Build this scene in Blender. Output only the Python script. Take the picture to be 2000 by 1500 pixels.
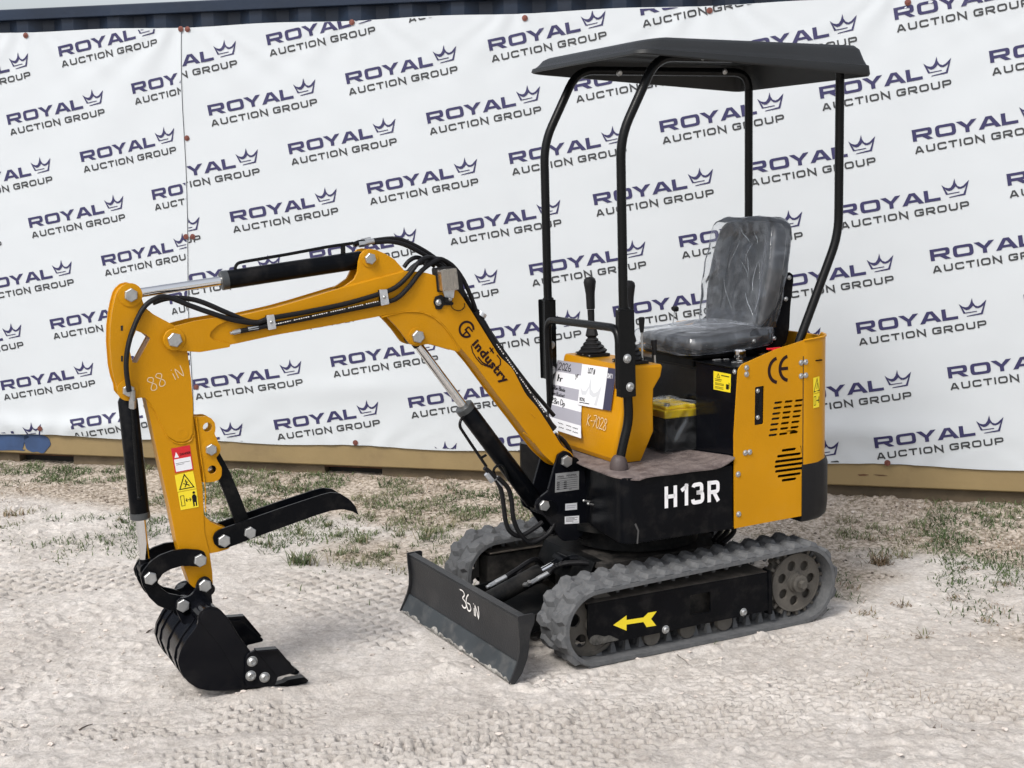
import bpy, math, random
import numpy as np
from mathutils import Vector, Matrix
from mathutils.geometry import tessellate_polygon

# ------------------------------------------------------------------ camera, sky, sun
for b in list(bpy.data.objects): bpy.data.objects.remove(b)
SC = bpy.context.scene
COL = SC.collection
camd = bpy.data.cameras.new('camera'); cam = bpy.data.objects.new('camera', camd); COL.objects.link(cam)
CP, CRt, CUp, CFw = Vector((2.909124,4.451723,1.732971)), Vector((-0.881110,0.472668,-0.015175)), Vector((-0.086357,-0.129266,0.987843)), Vector((-0.464960,-0.871708,-0.154715))
mw = Matrix((( CRt.x, CUp.x, -CFw.x, CP.x), (CRt.y, CUp.y, -CFw.y, CP.y), (CRt.z, CUp.z, -CFw.z, CP.z), (0, 0, 0, 1)))
cam.matrix_world = mw
camd.sensor_width = 36; camd.lens = 49.4984; camd.clip_end = 500; camd.clip_start = .05
SC.camera = cam
W = bpy.data.worlds.new('World'); SC.world = W; W.use_nodes = True
SUN_EL, SUN_ROT = 50, 62
nt = W.node_tree; bg = nt.nodes['Background']
sky = nt.nodes.new('ShaderNodeTexSky'); sky.sky_type = 'NISHITA'; sky.sun_disc = False
sky.sun_elevation = math.radians(SUN_EL); sky.sun_rotation = math.radians(SUN_ROT)
sky.air_density = 1.0; sky.dust_density = 4.0; sky.ozone_density = .6
hs = nt.nodes.new('ShaderNodeHueSaturation'); hs.inputs['Saturation'].default_value = .42
nt.links.new(sky.outputs[0], hs.inputs['Color']); nt.links.new(hs.outputs[0], bg.inputs[0])
bg.inputs[1].default_value = .15
sd = bpy.data.lights.new('sun', 'SUN'); sd.energy = 1.3; sd.angle = math.radians(15); sd.color = (1, .96, .9)
sun = bpy.data.objects.new('sun', sd); COL.objects.link(sun)
# the sun direction (towards the sun): azimuth measured like the sky texture, clockwise from +Y
az = math.radians(SUN_ROT); el = math.radians(SUN_EL)
sdir = Vector((math.sin(az) * math.cos(el), math.cos(az) * math.cos(el), math.sin(el)))
sun.rotation_euler = sdir.to_track_quat('Z', 'Y').to_euler()
SC.view_settings.view_transform = 'Standard'; SC.view_settings.look = 'None'
SC.view_settings.exposure = .50; SC.view_settings.gamma = 1
SC.render.engine = 'CYCLES'

# ------------------------------------------------------------------ helpers
rng = np.random.default_rng(7); random.seed(5)
HM = Matrix(((0.999121,0.041911,-0.000733,0.000000),(-0.041917,0.998968,-0.017475,0.000000),(0.000000,0.017491,0.999847,0.000000),(0,0,0,1)))                       # upper structure: slewed a little on its tracks
CN, CO, CR = Vector((-0.671651,-0.740868,0.000000)), Vector((-1.201510,-1.325331,0.000000)), Vector((-0.740868,0.671651,0.000000))   # container wall: normal (away), origin, right
PI = math.pi

def vnoise(x, y, seed=0):
    r = np.random.default_rng(seed); T = r.random((256, 256))
    xi = np.floor(x).astype(int); yi = np.floor(y).astype(int); fx = x - xi; fy = y - yi
    fx = fx * fx * (3 - 2 * fx); fy = fy * fy * (3 - 2 * fy)
    a = T[xi & 255, yi & 255]; b = T[(xi + 1) & 255, yi & 255]; c = T[xi & 255, (yi + 1) & 255]; d = T[(xi + 1) & 255, (yi + 1) & 255]
    return (a * (1 - fx) + b * fx) * (1 - fy) + (c * (1 - fx) + d * fx) * fy
def fbm(x, y, f, octv, seed=0, gain=.5):
    s = 0; a = 1; t = 0
    for i in range(octv):
        s = s + a * vnoise(x * f + 13.7 * i, y * f + 7.3 * i, seed + i); t += a; a *= gain; f *= 2.03
    return s / t

class MB:
    def __init__(s): s.v = []; s.f = []; s.m = []; s.mi = 0
    def add(s, vs, fs, mi=None):
        k = len(s.v); s.v += [tuple(a) for a in vs]
        for f in fs: s.f.append(tuple(i + k for i in f)); s.m.append(s.mi if mi is None else mi)
    def prism(s, out, a, b, holes=(), axis='y', fn=None, mi=None):
        if fn is None:
            fn = {'y': lambda p, h: (p[0], h, p[1]), 'x': lambda p, h: (h, p[0], p[1]), 'z': lambda p, h: (p[0], p[1], h)}[axis]
        loops = [list(out)] + [list(h) for h in holes]
        fa = a if callable(a) else (lambda p: a); fb = b if callable(b) else (lambda p: b)
        allp = [p for l in loops for p in l]; n = len(allp)
        vs = [fn(p, fa(p)) for p in allp] + [fn(p, fb(p)) for p in allp]
        fs = []
        if holes:
            tr = tessellate_polygon([[Vector((p[0], p[1], 0)) for p in l] for l in loops])
            for t in tr: fs.append(tuple(t)); fs.append(tuple(n + i for i in reversed(t)))
        else:
            fs.append(tuple(range(n))); fs.append(tuple(n + i for i in reversed(range(n))))
        k = 0
        for l in loops:
            m = len(l)
            for i in range(m): fs.append((k + i, k + (i + 1) % m, n + k + (i + 1) % m, n + k + i))
            k += m
        s.add(vs, fs, mi); return s
    def box(s, x0, x1, y0, y1, z0, z1, mi=None, R=None):
        vs = [(x, y, z) for x in (x0, x1) for y in (y0, y1) for z in (z0, z1)]
        if R is not None: vs = [R @ Vector(v) for v in vs]
        s.add(vs, [(0, 1, 3, 2), (4, 6, 7, 5), (0, 4, 5, 1), (2, 3, 7, 6), (0, 2, 6, 4), (1, 5, 7, 3)], mi); return s
    def cyl(s, p0, p1, r0, r1=None, n=20, cap=True, mi=None, ph=0):
        p0 = Vector(p0); p1 = Vector(p1); r1 = r0 if r1 is None else r1
        d = (p1 - p0).normalized(); u = d.orthogonal().normalized(); w = d.cross(u)
        vs = []
        for p, r in ((p0, r0), (p1, r1)):
            for i in range(n):
                t = 2 * PI * i / n + ph; vs.append(p + (u * math.cos(t) + w * math.sin(t)) * r)
        fs = [(i, (i + 1) % n, n + (i + 1) % n, n + i) for i in range(n)]
        if cap: fs += [tuple(reversed(range(n))), tuple(range(n, 2 * n))]
        s.add(vs, fs, mi); return s
    def lathe(s, c, ax, prof, n=24, mi=None, ph=0, nf=None, cap=True):
        c = Vector(c); d = Vector(ax).normalized(); u = d.orthogonal().normalized(); w = d.cross(u); vs = []
        for r, h in prof:
            for i in range(n):
                t = 2 * PI * i / n + ph; q = r * (nf(t) if nf else 1); vs.append(c + d * h + (u * math.cos(t) + w * math.sin(t)) * q)
        fs = []
        for k in range(len(prof) - 1):
            for i in range(n): fs.append((k * n + i, k * n + (i + 1) % n, (k + 1) * n + (i + 1) % n, (k + 1) * n + i))
        m = (len(prof) - 1) * n
        if cap: fs.append(tuple(reversed(range(n)))); fs.append(tuple(range(m, m + n)))
        s.add(vs, fs, mi); return s
    def tube(s, pts, r, n=12, bend=0, mi=None, cap=True, smooth=0, rr=None):
        P = [Vector(p) for p in pts]
        if bend: P = roundp(P, bend)
        if smooth: P = catmull(P, smooth)
        u = None; vs = []; m = len(P)
        for i, p in enumerate(P):
            d = (P[min(i + 1, m - 1)] - P[max(i - 1, 0)]).normalized()
            if u is None: u = d.orthogonal().normalized()
            u = (u - d * u.dot(d)).normalized(); w = d.cross(u)
            q = rr(i / (m - 1)) if rr else r
            for k in range(n):
                t = 2 * PI * k / n; vs.append(p + (u * math.cos(t) + w * math.sin(t)) * q)
        fs = [(i * n + k, i * n + (k + 1) % n, (i + 1) * n + (k + 1) % n, (i + 1) * n + k) for i in range(m - 1) for k in range(n)]
        if cap: fs += [tuple(reversed(range(n))), tuple(range((m - 1) * n, m * n))]
        s.add(vs, fs, mi); return s
    def sphere(s, c, r, n=14, m=9, sc=(1, 1, 1), mi=None):
        vs = []
        for j in range(m + 1):
            a = PI * j / m
            for i in range(n):
                t = 2 * PI * i / n; vs.append((c[0] + r * sc[0] * math.sin(a) * math.cos(t), c[1] + r * sc[1] * math.sin(a) * math.sin(t), c[2] + r * sc[2] * math.cos(a)))
        s.add(vs, [(j * n + i, (j + 1) * n + i, (j + 1) * n + (i + 1) % n, j * n + (i + 1) % n) for j in range(m) for i in range(n)], mi); return s
    def stroke(s, pts, w, fn, closed=False, mi=None, h=0):
        """flat ribbon of width w along a 2D polyline, placed by fn(x, y)"""
        P = [Vector(p) for p in pts]; m = len(P)
        if m < 2: return s
        L = []; Rr = []
        for i in range(m):
            a = P[i - 1] if (i > 0 or closed) else None; b = P[(i + 1) % m] if (i < m - 1 or closed) else None
            d1 = (P[i] - a).normalized() if a is not None and (P[i] - a).length > 1e-9 else None
            d2 = (b - P[i]).normalized() if b is not None and (b - P[i]).length > 1e-9 else None
            d1 = d1 or d2; d2 = d2 or d1
            n1 = Vector((-d1.y, d1.x)); n2 = Vector((-d2.y, d2.x)); nn = n1 + n2
            nn = n1 if nn.length < 1e-6 else nn.normalized()
            k = w / 2 / max(.35, nn.dot(n1)); L.append(P[i] + nn * k); Rr.append(P[i] - nn * k)
        vs = [fn(q.x, q.y) for q in L] + [fn(q.x, q.y) for q in Rr]
        fs = [(i, (i + 1) % m, m + (i + 1) % m, m + i) for i in range(m if closed else m - 1)]
        s.add(vs, fs, mi); return s
    def build(s, name, mats, parent=None, smooth=True, ang=32, bevel=0, mat4=None, seg=2):
        if not isinstance(mats, (list, tuple)): mats = [mats]
        me = bpy.data.meshes.new(name); me.from_pydata(s.v, [], s.f); me.update()
        for mm in mats: me.materials.append(mm)
        if max(s.m, default=0) > 0: me.polygons.foreach_set('material_index', s.m)
        import bmesh
        bm = bmesh.new(); bm.from_mesh(me); bmesh.ops.remove_doubles(bm, verts=bm.verts, dist=1e-5)
        bmesh.ops.recalc_face_normals(bm, faces=bm.faces); bm.to_mesh(me); bm.free()
        if smooth:
            me.polygons.foreach_set('use_smooth', [True] * len(me.polygons)); me.set_sharp_from_angle(angle=math.radians(ang))
        o = bpy.data.objects.new(name, me); COL.objects.link(o)
        if parent: o.parent = parent
        if mat4 is not None: o.matrix_local = mat4
        if bevel:
            b = o.modifiers.new('bevel', 'BEVEL'); b.width = bevel; b.segments = seg; b.limit_method = 'ANGLE'; b.angle_limit = math.radians(40); b.harden_normals = True
        return o

def roundp(P, r, seg=6):
    out = [P[0]]
    for i in range(1, len(P) - 1):
        a, b, c = P[i - 1], P[i], P[i + 1]; d1 = (a - b); d2 = (c - b); q = min(r, d1.length * .48, d2.length * .48)
        s = b + d1.normalized() * q; e = b + d2.normalized() * q
        for k in range(seg + 1):
            t = k / seg; out.append(s * (1 - t) ** 2 + b * 2 * t * (1 - t) + e * t * t)
    out.append(P[-1]); return out
def round2(pts, r, seg=4):
    """round the corners of a closed 2D polygon; r a number or a list"""
    m = len(pts); out = []
    for i in range(m):
        a, b, c = Vector(pts[i - 1]), Vector(pts[i]), Vector(pts[(i + 1) % m]); q = r[i] if isinstance(r, (list, tuple)) else r
        d1 = a - b; d2 = c - b; q = min(q, d1.length * .49, d2.length * .49)
        if q < 1e-5: out.append(tuple(b)); continue
        s = b + d1.normalized() * q; e = b + d2.normalized() * q
        for k in range(seg + 1):
            t = k / seg; out.append(tuple(s * (1 - t) ** 2 + b * 2 * t * (1 - t) + e * t * t))
    return out
def catmull(P, seg):
    out = []; m = len(P)
    for i in range(m - 1):
        p0, p1, p2, p3 = P[max(i - 1, 0)], P[i], P[i + 1], P[min(i + 2, m - 1)]
        for k in range(seg):
            t = k / seg; out.append(.5 * (2 * p1 + (p2 - p0) * t + (2 * p0 - 5 * p1 + 4 * p2 - p3) * t * t + (3 * p1 - p0 - 3 * p2 + p3) * t ** 3))
    out.append(P[-1]); return out
def cat2(pts, seg=5, closed=True):
    P = [Vector(p) for p in pts]; m = len(P); out = []
    for i in range(m):
        p0, p1, p2, p3 = P[i - 1], P[i], P[(i + 1) % m], P[(i + 2) % m]
        for k in range(seg):
            t = k / seg; out.append(tuple(.5 * (2 * p1 + (p2 - p0) * t + (2 * p0 - 5 * p1 + 4 * p2 - p3) * t * t + (3 * p1 - p0 - 3 * p2 + p3) * t ** 3)))
    return out
def area(p): return sum(p[i - 1][0] * p[i][1] - p[i][0] * p[i - 1][1] for i in range(len(p))) / 2
def inset(pts, d):
    m = len(pts); sgn = 1 if area(pts) > 0 else -1; out = []
    for i in range(m):
        a, b, c = Vector(pts[i - 1]), Vector(pts[i]), Vector(pts[(i + 1) % m]); d1 = (b - a).normalized(); d2 = (c - b).normalized()
        n = Vector((-d1.y, d1.x)) + Vector((-d2.y, d2.x)); n = n.normalized() if n.length > 1e-6 else Vector((-d1.y, d1.x))
        k = d / max(.5, n.dot(Vector((-d1.y, d1.x)))); out.append(tuple(b + n * k * sgn))
    return out
def circ(c, r, n=20, a0=0, a1=2 * PI):
    full = abs(a1 - a0 - 2 * PI) < 1e-6
    return [(c[0] + r * math.cos(a0 + (a1 - a0) * i / (n if full else n - 1)), c[1] + r * math.sin(a0 + (a1 - a0) * i / (n if full else n - 1))) for i in range(n)]
def H3(pts, y): return [(p[0], y, p[1]) for p in pts]

# ------------------------------------------------------------------ materials
def mat(name, col, rough=.5, metal=0, var=.0, vscale=6, bump=0, bscale=300, coat=0, dust=0, dcol=(.42, .38, .34), dscale=9, spec=.5, col2=None, rvar=0, dthr=.55):
    m = bpy.data.materials.new(name); m.use_nodes = True; t = m.node_tree; b = t.nodes['Principled BSDF']; N = t.nodes.new; K = t.links.new
    b.inputs['Base Color'].default_value = (*col, 1); b.inputs['Roughness'].default_value = rough; b.inputs['Metallic'].default_value = metal
    b.inputs['Specular IOR Level'].default_value = spec
    if coat: b.inputs['Coat Weight'].default_value = coat; b.inputs['Coat Roughness'].default_value = .12
    tc = N('ShaderNodeTexCoord')
    last = None
    if var or col2:
        n = N('ShaderNodeTexNoise'); n.inputs['Scale'].default_value = vscale; n.inputs['Detail'].default_value = 6; K(tc.outputs['Object'], n.inputs['Vector'])
        r = N('ShaderNodeValToRGB'); r.color_ramp.elements[0].position = .3; r.color_ramp.elements[1].position = .7
        c2 = col2 or tuple(min(1, c * (1 + var)) for c in col); c1 = col if col2 else tuple(c * (1 - var) for c in col)
        r.color_ramp.elements[0].color = (*c1, 1); r.color_ramp.elements[1].color = (*c2, 1)
        K(n.outputs['Fac'], r.inputs['Fac']); last = r.outputs['Color']
    if dust:
        n = N('ShaderNodeTexNoise'); n.inputs['Scale'].default_value = dscale; n.inputs['Detail'].default_value = 9; n.inputs['Roughness'].default_value = .65; K(tc.outputs['Object'], n.inputs['Vector'])
        r = N('ShaderNodeValToRGB'); r.color_ramp.elements[0].position = dthr - .12; r.color_ramp.elements[1].position = dthr + .15; r.color_ramp.elements[0].color = (0, 0, 0, 1); r.color_ramp.elements[1].color = (dust,) * 3 + (1,)
        K(n.outputs['Fac'], r.inputs['Fac'])
        mx = N('ShaderNodeMix'); mx.data_type = 'RGBA'; K(r.outputs['Color'], mx.inputs['Factor'])
        if last: K(last, mx.inputs['A'])
        else: mx.inputs['A'].default_value = (*col, 1)
        mx.inputs['B'].default_value = (*dcol, 1); last = mx.outputs['Result']
        mr = N('ShaderNodeMath'); mr.operation = 'MULTIPLY_ADD'; K(r.outputs['Color'], mr.inputs[0]); mr.inputs[1].default_value = .6; mr.inputs[2].default_value = rough; K(mr.outputs[0], b.inputs['Roughness'])
    elif rvar:
        n = N('ShaderNodeTexNoise'); n.inputs['Scale'].default_value = 14; n.inputs['Detail'].default_value = 5; K(tc.outputs['Object'], n.inputs['Vector'])
        mr = N('ShaderNodeMapRange'); mr.inputs[3].default_value = rough - rvar; mr.inputs[4].default_value = rough + rvar; K(n.outputs['Fac'], mr.inputs[0]); K(mr.outputs[0], b.inputs['Roughness'])
    if last: K(last, b.inputs['Base Color'])
    if bump:
        n = N('ShaderNodeTexNoise'); n.inputs['Scale'].default_value = bscale; n.inputs['Detail'].default_value = 3; K(tc.outputs['Object'], n.inputs['Vector'])
        bp = N('ShaderNodeBump'); bp.inputs['Strength'].default_value = bump; bp.inputs['Distance'].default_value = .002; K(n.outputs['Fac'], bp.inputs['Height']); K(bp.outputs[0], b.inputs['Normal'])
    return m
YEL = mat('yellow_paint', (.47, .215, .004), .36, 0, var=.07, vscale=4, bump=.3, bscale=120, spec=.14, rvar=.1, dust=.15, dthr=.62, dcol=(.44, .26, .06), dscale=6)
BLK = mat('black_paint', (.0025, .003, .0042), .28, 0, var=.15, bump=.25, bscale=140, dust=.03, dthr=.62, dscale=14, spec=.09)
BLKG = mat('gloss_black_paint', (.004, .0045, .0065), .13, 0, bump=.08, bscale=60, spec=.17, dust=.02, dthr=.66)
BLKM = mat('matt_black_paint', (.004, .0045, .005), .48, 0, var=.2, bump=.4, bscale=220, dust=.05, dthr=.6, spec=.1)
BLADEM = mat('blade_paint', (.020, .021, .023), .42, 0, var=.15, bump=.5, bscale=150, dust=.05, dthr=.6, dscale=7, spec=.25)
DUSTY = mat('dusty_black_steel', (.012, .012, .012), .6, 0, var=.3, bump=.5, bscale=120, dust=.5, dthr=.52, dcol=(.10, .09, .08), dscale=16, spec=.2)
CAST = mat('dusty_cast_steel', (.075, .07, .062), .62, .2, var=.3, vscale=14, bump=.6, bscale=110, dust=.6, dthr=.5, dcol=(.16, .145, .125))
RUB = mat('grey_rubber', (.088, .092, .097), .68, 0, var=.14, vscale=30, bump=.6, bscale=80, dust=.45, dthr=.56, dcol=(.17, .17, .17), dscale=70, spec=.3)
RUBW = mat('ground_contact_rubber', (.10, .105, .11), .8, 0, var=.2, bump=.8, bscale=90)
ZINC = mat('zinc_plated_steel', (.42, .43, .43), .36, .8, var=.12, vscale=60, bump=.3, bscale=300)
CHR = mat('chrome_rod', (.75, .75, .74), .09, 1)
STEEL = mat('galvanised_clamp', (.58, .60, .62), .4, .8, var=.18, vscale=40)
HOSE = mat('hydraulic_hose', (.008, .008, .009), .42, 0, bump=.5, bscale=400, spec=.2)
PLAST = mat('black_plastic', (.009, .009, .010), .5, 0, bump=.4, bscale=500, spec=.2)
ROOFM = mat('charcoal_moulded_plastic', (.020, .0215, .023), .42, 0, var=.1, vscale=3, bump=.35, bscale=700, spec=.25)
TUBEM = mat('black_tube_paint', (.004, .0045, .005), .26, 0, bump=.2, bscale=200, spec=.18)
WHITEP = mat('white_print', (.78, .78, .80), .5)
DARKP = mat('dark_print', (.016, .005, .006), .45, spec=.2)
INK = mat('black_ink', (.006, .006, .008), .5, spec=.2)
YSTK = mat('yellow_sticker', (.78, .62, .02), .35)
RSTK = mat('red_sticker', (.55, .012, .02), .35)
WSTK = mat('white_sticker', (.72, .73, .76), .35)
GSTK = mat('grey_label', (.33, .33, .38), .45)
NSTK = mat('navy_label', (.028, .026, .06), .4)
LGREY = mat('pale_grey_print', (.55, .57, .60), .45)
SILV = mat('aluminium_plate', (.42, .43, .44), .38, .5, var=.1, vscale=30)
YLID = mat('yellow_plastic', (.80, .58, .01), .35)
REDP = mat('red_plastic', (.62, .02, .03), .4)
CHALK = mat('faint_chalk', (.60, .47, .30), .8)
DUSTT = mat('dusty_frame_top', (.045, .040, .035), .75, 0, var=.3, dust=.8, dthr=.48, dcol=(.13, .115, .10), dscale=14, spec=.2)
PAINTW = mat('white_paint_marker', (.75, .73, .70), .6)
SEATM = mat('dark_grey_vinyl', (.034, .037, .042), .45, 0, var=.2, bump=.4, bscale=250)
MATM = mat('worn_rubber_mat', (.085, .066, .064), .7, 0, bump=.6, bscale=150, dust=.6, dthr=.5, dcol=(.24, .20, .185), dscale=20)
FOOTM = mat('ribbed_rubber_boot', (.06, .045, .044), .6, 0, bump=.6, bscale=150)

def tag(o, label, cat, group=None, kind=None):
    o['label'] = label; o['category'] = cat
    if group: o['group'] = group
    if kind: o['kind'] = kind
    return o
def empty(name, loc=(0, 0, 0)):
    o = bpy.data.objects.new(name, None); COL.objects.link(o); o.location = loc; o.empty_display_size = .2; return o

# ------------------------------------------------------------------ shipping container (plane coordinates u along, z up, h out of the wall)
def CW(u, z, h=0):
    q = CO + CR * u - CN * h; return (q.x, q.y, z)
NAVY = mat('navy_container_paint', (.008, .017, .036), .45, 0, var=.25, vscale=2.5, bump=.5, bscale=30, dust=.15, dthr=.66, dcol=(.10, .10, .11), dscale=3, spec=.3)
TAN = mat('tan_container_paint', (.235, .172, .08), .55, 0, var=.16, vscale=2.2, bump=.5, bscale=40, dust=.5, dthr=.63, dcol=(.12, .075, .045), dscale=3.2)
TAND = mat('shaded_dirty_tan_paint', (.10, .075, .045), .7, 0, var=.35, vscale=5, bump=.6, bscale=40, dust=.6, dthr=.55, dcol=(.09, .07, .05), dscale=8)  # recessed sill: shadow as well as dirt put into its colour
RUST = mat('rusty_steel', (.10, .045, .022), .85, 0, var=.4, vscale=20, bump=.8, bscale=60)
DARK = mat('dark_pocket_interior', (.012, .011, .010), .8)
BLUEP = mat('blue_paint_patch', (.025, .055, .135), .6, 0, var=.25, vscale=10)
cont = empty('shipping_container', CW(-1, 0, 0)); cont_inv = cont.matrix_basis.inverted() if False else Matrix.Translation(-Vector(CW(-1, 0, 0)))
tag(cont, 'long navy shipping container with a tan base rail behind the banners', 'container')
U0, U1 = -7.4, 4.79
def cpart(mb, name, m, **k): return mb.build(name, m, cont, mat4=cont_inv, **k)
b = MB(); prof = []; u = U0 + .1; i = 0
while u < U1 - .25:                      # trapezoid corrugation
    prof += [(u, -.012), (u + .07, -.012), (u + .138, -.048), (u + .208, -.048)]; u += .276
vs = [CW(p[0], z, p[1]) for p in prof for z in (.20, 2.56)]
b.add(vs, [(2 * i, 2 * i + 2, 2 * i + 3, 2 * i + 1) for i in range(len(prof) - 1)]); cpart(b, 'corrugated_side', NAVY, smooth=False)
b = MB(); b.prism([(-.06, 2.548), (.012, 2.548), (.012, 2.608), (-.06, 2.608)], U0, U1, fn=lambda p, h: CW(h, p[1], p[0]))
cpart(b, 'top_rail', NAVY, bevel=.006)
b = MB(); b.prism([(-.12, .24), (.004, .24), (.004, .128), (-.006, .122), (-.05, .118), (-.12, .118)], U0, U1, fn=lambda p, h: CW(h, p[1], p[0]))
cpart(b, 'bottom_rail', TAN, bevel=.004)
b = MB()                                   # recessed lower sill with fork pockets
pockets = [(-3.90, -3.55), (-2.01, -1.68)]; xs = U0
for a, c in pockets + [(U1, U1)]:
    b.prism([(-.12, .117), (-.035, .117), (-.035, -.05), (-.12, -.05)], xs, a, fn=lambda p, h: CW(h, p[1], p[0])); xs = c
cpart(b, 'lower_sill', TAND, bevel=.003)
for a, c in pockets:
    b = MB(); b.prism([(-.30, .13), (-.10, .13), (-.10, -.05), (-.30, -.05)], a - .01, c + .01, fn=lambda p, h: CW(h, p[1], p[0])); cpart(b, 'fork_pocket', DARK)
    b = MB(); b.prism([(-.1, .119), (-.03, .119), (-.03, .112), (-.1, .112)], a, c, fn=lambda p, h: CW(h, p[1] - .002, p[0])); cpart(b, 'pocket_lip', RUST)
b = MB(); b.prism([(-.06, .2), (-.34, .13), (-2.43, .13), (-2.43, 2.55), (-.06, 2.55)], U0 + .01, U1 - .01, fn=lambda p, h: CW(h, p[1], p[0] - .01)); cpart(b, 'container_body', NAVY)
b = MB()
for k in range(2):
    pl = [(-4.6, .232), (-3.86, .235), (-3.835, .2), (-3.85, .155), (-3.9, .138), (-4.6, .13)] if k == 0 else [(-3.825, .236), (-3.70, .232), (-3.665, .19), (-3.69, .150), (-3.74, .132), (-3.79, .142), (-3.825, .15)]
    pl = cat2(pl, 4); pl = [(p[0], p[1] + .006 * math.sin(p[0] * 90) * (p[1] < .2)) for p in pl]
    b.prism(pl, .0045, .0075, fn=lambda p, h: CW(p[0], min(p[1], .238), h))
cpart(b, 'paint_patch', BLUEP, smooth=False)
b = MB()
for pl in (((.965, .183), (.995, .187), (1.02, .184), (1.0, .178), (.975, .177)), ((1.04, .186), (1.09, .186), (1.11, .183), (1.07, .181))):
    b.prism(pl, .0045, .0065, fn=lambda p, h: CW(p[0] - .14, p[1], h))
cpart(b, 'rust_chip', RUST, smooth=False)

# ------------------------------------------------------------------ banners
VINYL = mat('white_banner_vinyl', (.515, .55, .58), .5, 0, var=.02, vscale=1.5, bump=.12, bscale=500, spec=.35)
PNAVY = mat('banner_navy_print', (.030, .028, .090), .5, spec=.35)
PGREY = mat('banner_grey_print', (.040, .043, .047), .5, spec=.35)
GROM = mat('rusty_fixing_washer', (.15, .050, .038), .6, .3, var=.3, vscale=60)
TOPS = [-4.55, -3.637, -2.712, -2.676, -1.75, -.836, .081, 1.003, 1.93, 2.85]
BOTS = [-4.62, -3.707, -2.742, -1.806, -.859, .06, .966, 1.88]
def topz(u): return 2.482 - .006 * (u + 2.7) if False else 2.474 + .010 * math.exp(-((u + 3.8) / .7) ** 2)
def wrinkle(u, z):
    h = .014
    h += .010 * (fbm(u * .5, z * 1.4, 1.1, 2, 31) - .5) + .0022 * (fbm(u + z, z - u * .6, 7, 2, 33) - .5)
    for g in TOPS:                           # folds fanning down from each fixing
        dx = u - g; dz = np.maximum(2.46 - z, .001); a = dx / (dz + .12); r = np.exp(-dz / .30)
        h += .0048 * r * np.cos(a * 7.5) * np.exp(-(a / 1.5) ** 2)
    for g in BOTS:
        dx = u - g; dz = np.maximum(z - .25, .001); a = dx / (dz + .14); r = np.exp(-dz / .16)
        h += .005 * r * np.cos(a * 6) * np.exp(-(a / 1.6) ** 2)
    # long sag folds between the bottom fixings
    h += .013 * np.exp(-((z - .34 - .05 * np.sin(u * 2.1)) / .055) ** 2) * np.clip(np.sin(u * 1.7 + 1.2) + .2, 0, 1)
    h += .006 * np.exp(-((z - .50 + .08 * np.sin(u * 1.3)) / .06) ** 2) * np.clip(np.sin(u * 2.3 - .5), 0, 1)
    return np.maximum(h, .007)
def NCW(u, z, h):
    u = np.asarray(u); q = np.array(CO)[None] + np.array(CR)[None] * u[:, None] - np.array(CN)[None] * np.asarray(h)[:, None]
    q[:, 2] = z; return q
# letter shapes: (advance, strokes) in a box one unit high; w = stroke weight
def glyph(c, w, W_):
    e = w / 2; a = W_ - e; r = .26; m = .5
    def rr(pts, rad): return round2(pts, rad, 4)
    if c == 'O': return [(rr([(e, e), (a, e), (a, 1 - e), (e, 1 - e)], r), True)]
    if c == 'R': return [([(e, 0), (e, 1 - e)] + roundl([(e, 1 - e), (a, 1 - e), (a, m - .08), (e * 2.2, m - .08)], .2), False), ([(a * .52, m - .1), (a + e * .7, 0.02)], False)]
    if c == 'P': return [([(e, 0), (e, 1 - e)] + roundl([(e, 1 - e), (a, 1 - e), (a, m - .1), (e * 2, m - .1)], .2), False)]
    if c == 'Y': return [([(.16, 1), (W_ / 2, .42), (W_ - .16, 1)], False), ([(W_ / 2, .50), (W_ / 2, 0)], False)] if w < .25 else [([(.20, 1), (W_ / 2, .50), (W_ - .20, 1)], False), ([(.12, 1), (W_ / 2, .40), (W_ - .12, 1)], False), ([(W_ / 2 - .02, .50), (W_ / 2 - .02, 0)], False), ([(W_ / 2 + .02, .50), (W_ / 2 + .02, 0)], False)]
    if c == 'A': return [([(.14, 0), (W_ / 2 - .10, 1 - e), (W_ / 2 + .10, 1 - e), (W_ - .14, 0)], False), ([(W_ * .24, .28), (W_ * .76, .28)], False)] if w < .25 else [([(.16, 0), (W_ / 2 - .14, 1 - e), (W_ / 2 + .14, 1 - e), (W_ - .16, 0)], False), ([(.23, 0), (W_ / 2 - .10, 1 - e * 1.2), (W_ / 2 + .10, 1 - e * 1.2), (W_ - .23, 0)], False), ([(W_ * .24, .25), (W_ * .76, .25)], False)]
    if c == 'L': return [([(e * 1.1, 1), (e * 1.1, e), (W_, e)], False), ([(e * 1.2, 1), (e * 1.2, e)], False)]
    if c == 'U': return [(roundl([(e, 1), (e, e), (a, e), (a, 1)], r), False)]
    if c == 'C': return [(roundl([(a, .68), (a, 1 - e), (e, 1 - e), (e, e), (a, e), (a, .32)], r), False)]
    if c == 'G': return [(roundl([(a, .70), (a, 1 - e), (e, 1 - e), (e, e), (a, e), (a, .48)], r) + [(W_ * .52, .48)], False)]
    if c == 'T': return [([(0, 1 - e), (W_, 1 - e)], False), ([(W_ / 2, 1 - e), (W_ / 2, 0)], False)]
    if c == 'I': return [([(e, 0), (e, 1)], False)]
    if c == 'N': return [([(e, 0), (e, .98), (a, .02), (a, 1)], False)]
    return []
def roundl(pts, r, seg=4):
    P = [Vector((p[0], p[1], 0)) for p in pts]; return [(q.x, q.y) for q in roundp(P, r, seg)]
def word(mb, txt, widths, x0, y0, h, w, gap, fn, mi=None):
    x = x0
    for ch, wd in zip(txt, widths):
        if ch != ' ':
            for pts, cl in glyph(ch, w, wd): mb.stroke([(x + p[0] * h, y0 + p[1] * h) for p in pts], w * h, fn, cl, mi)
        x += (wd + gap) * h
    return x
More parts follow.
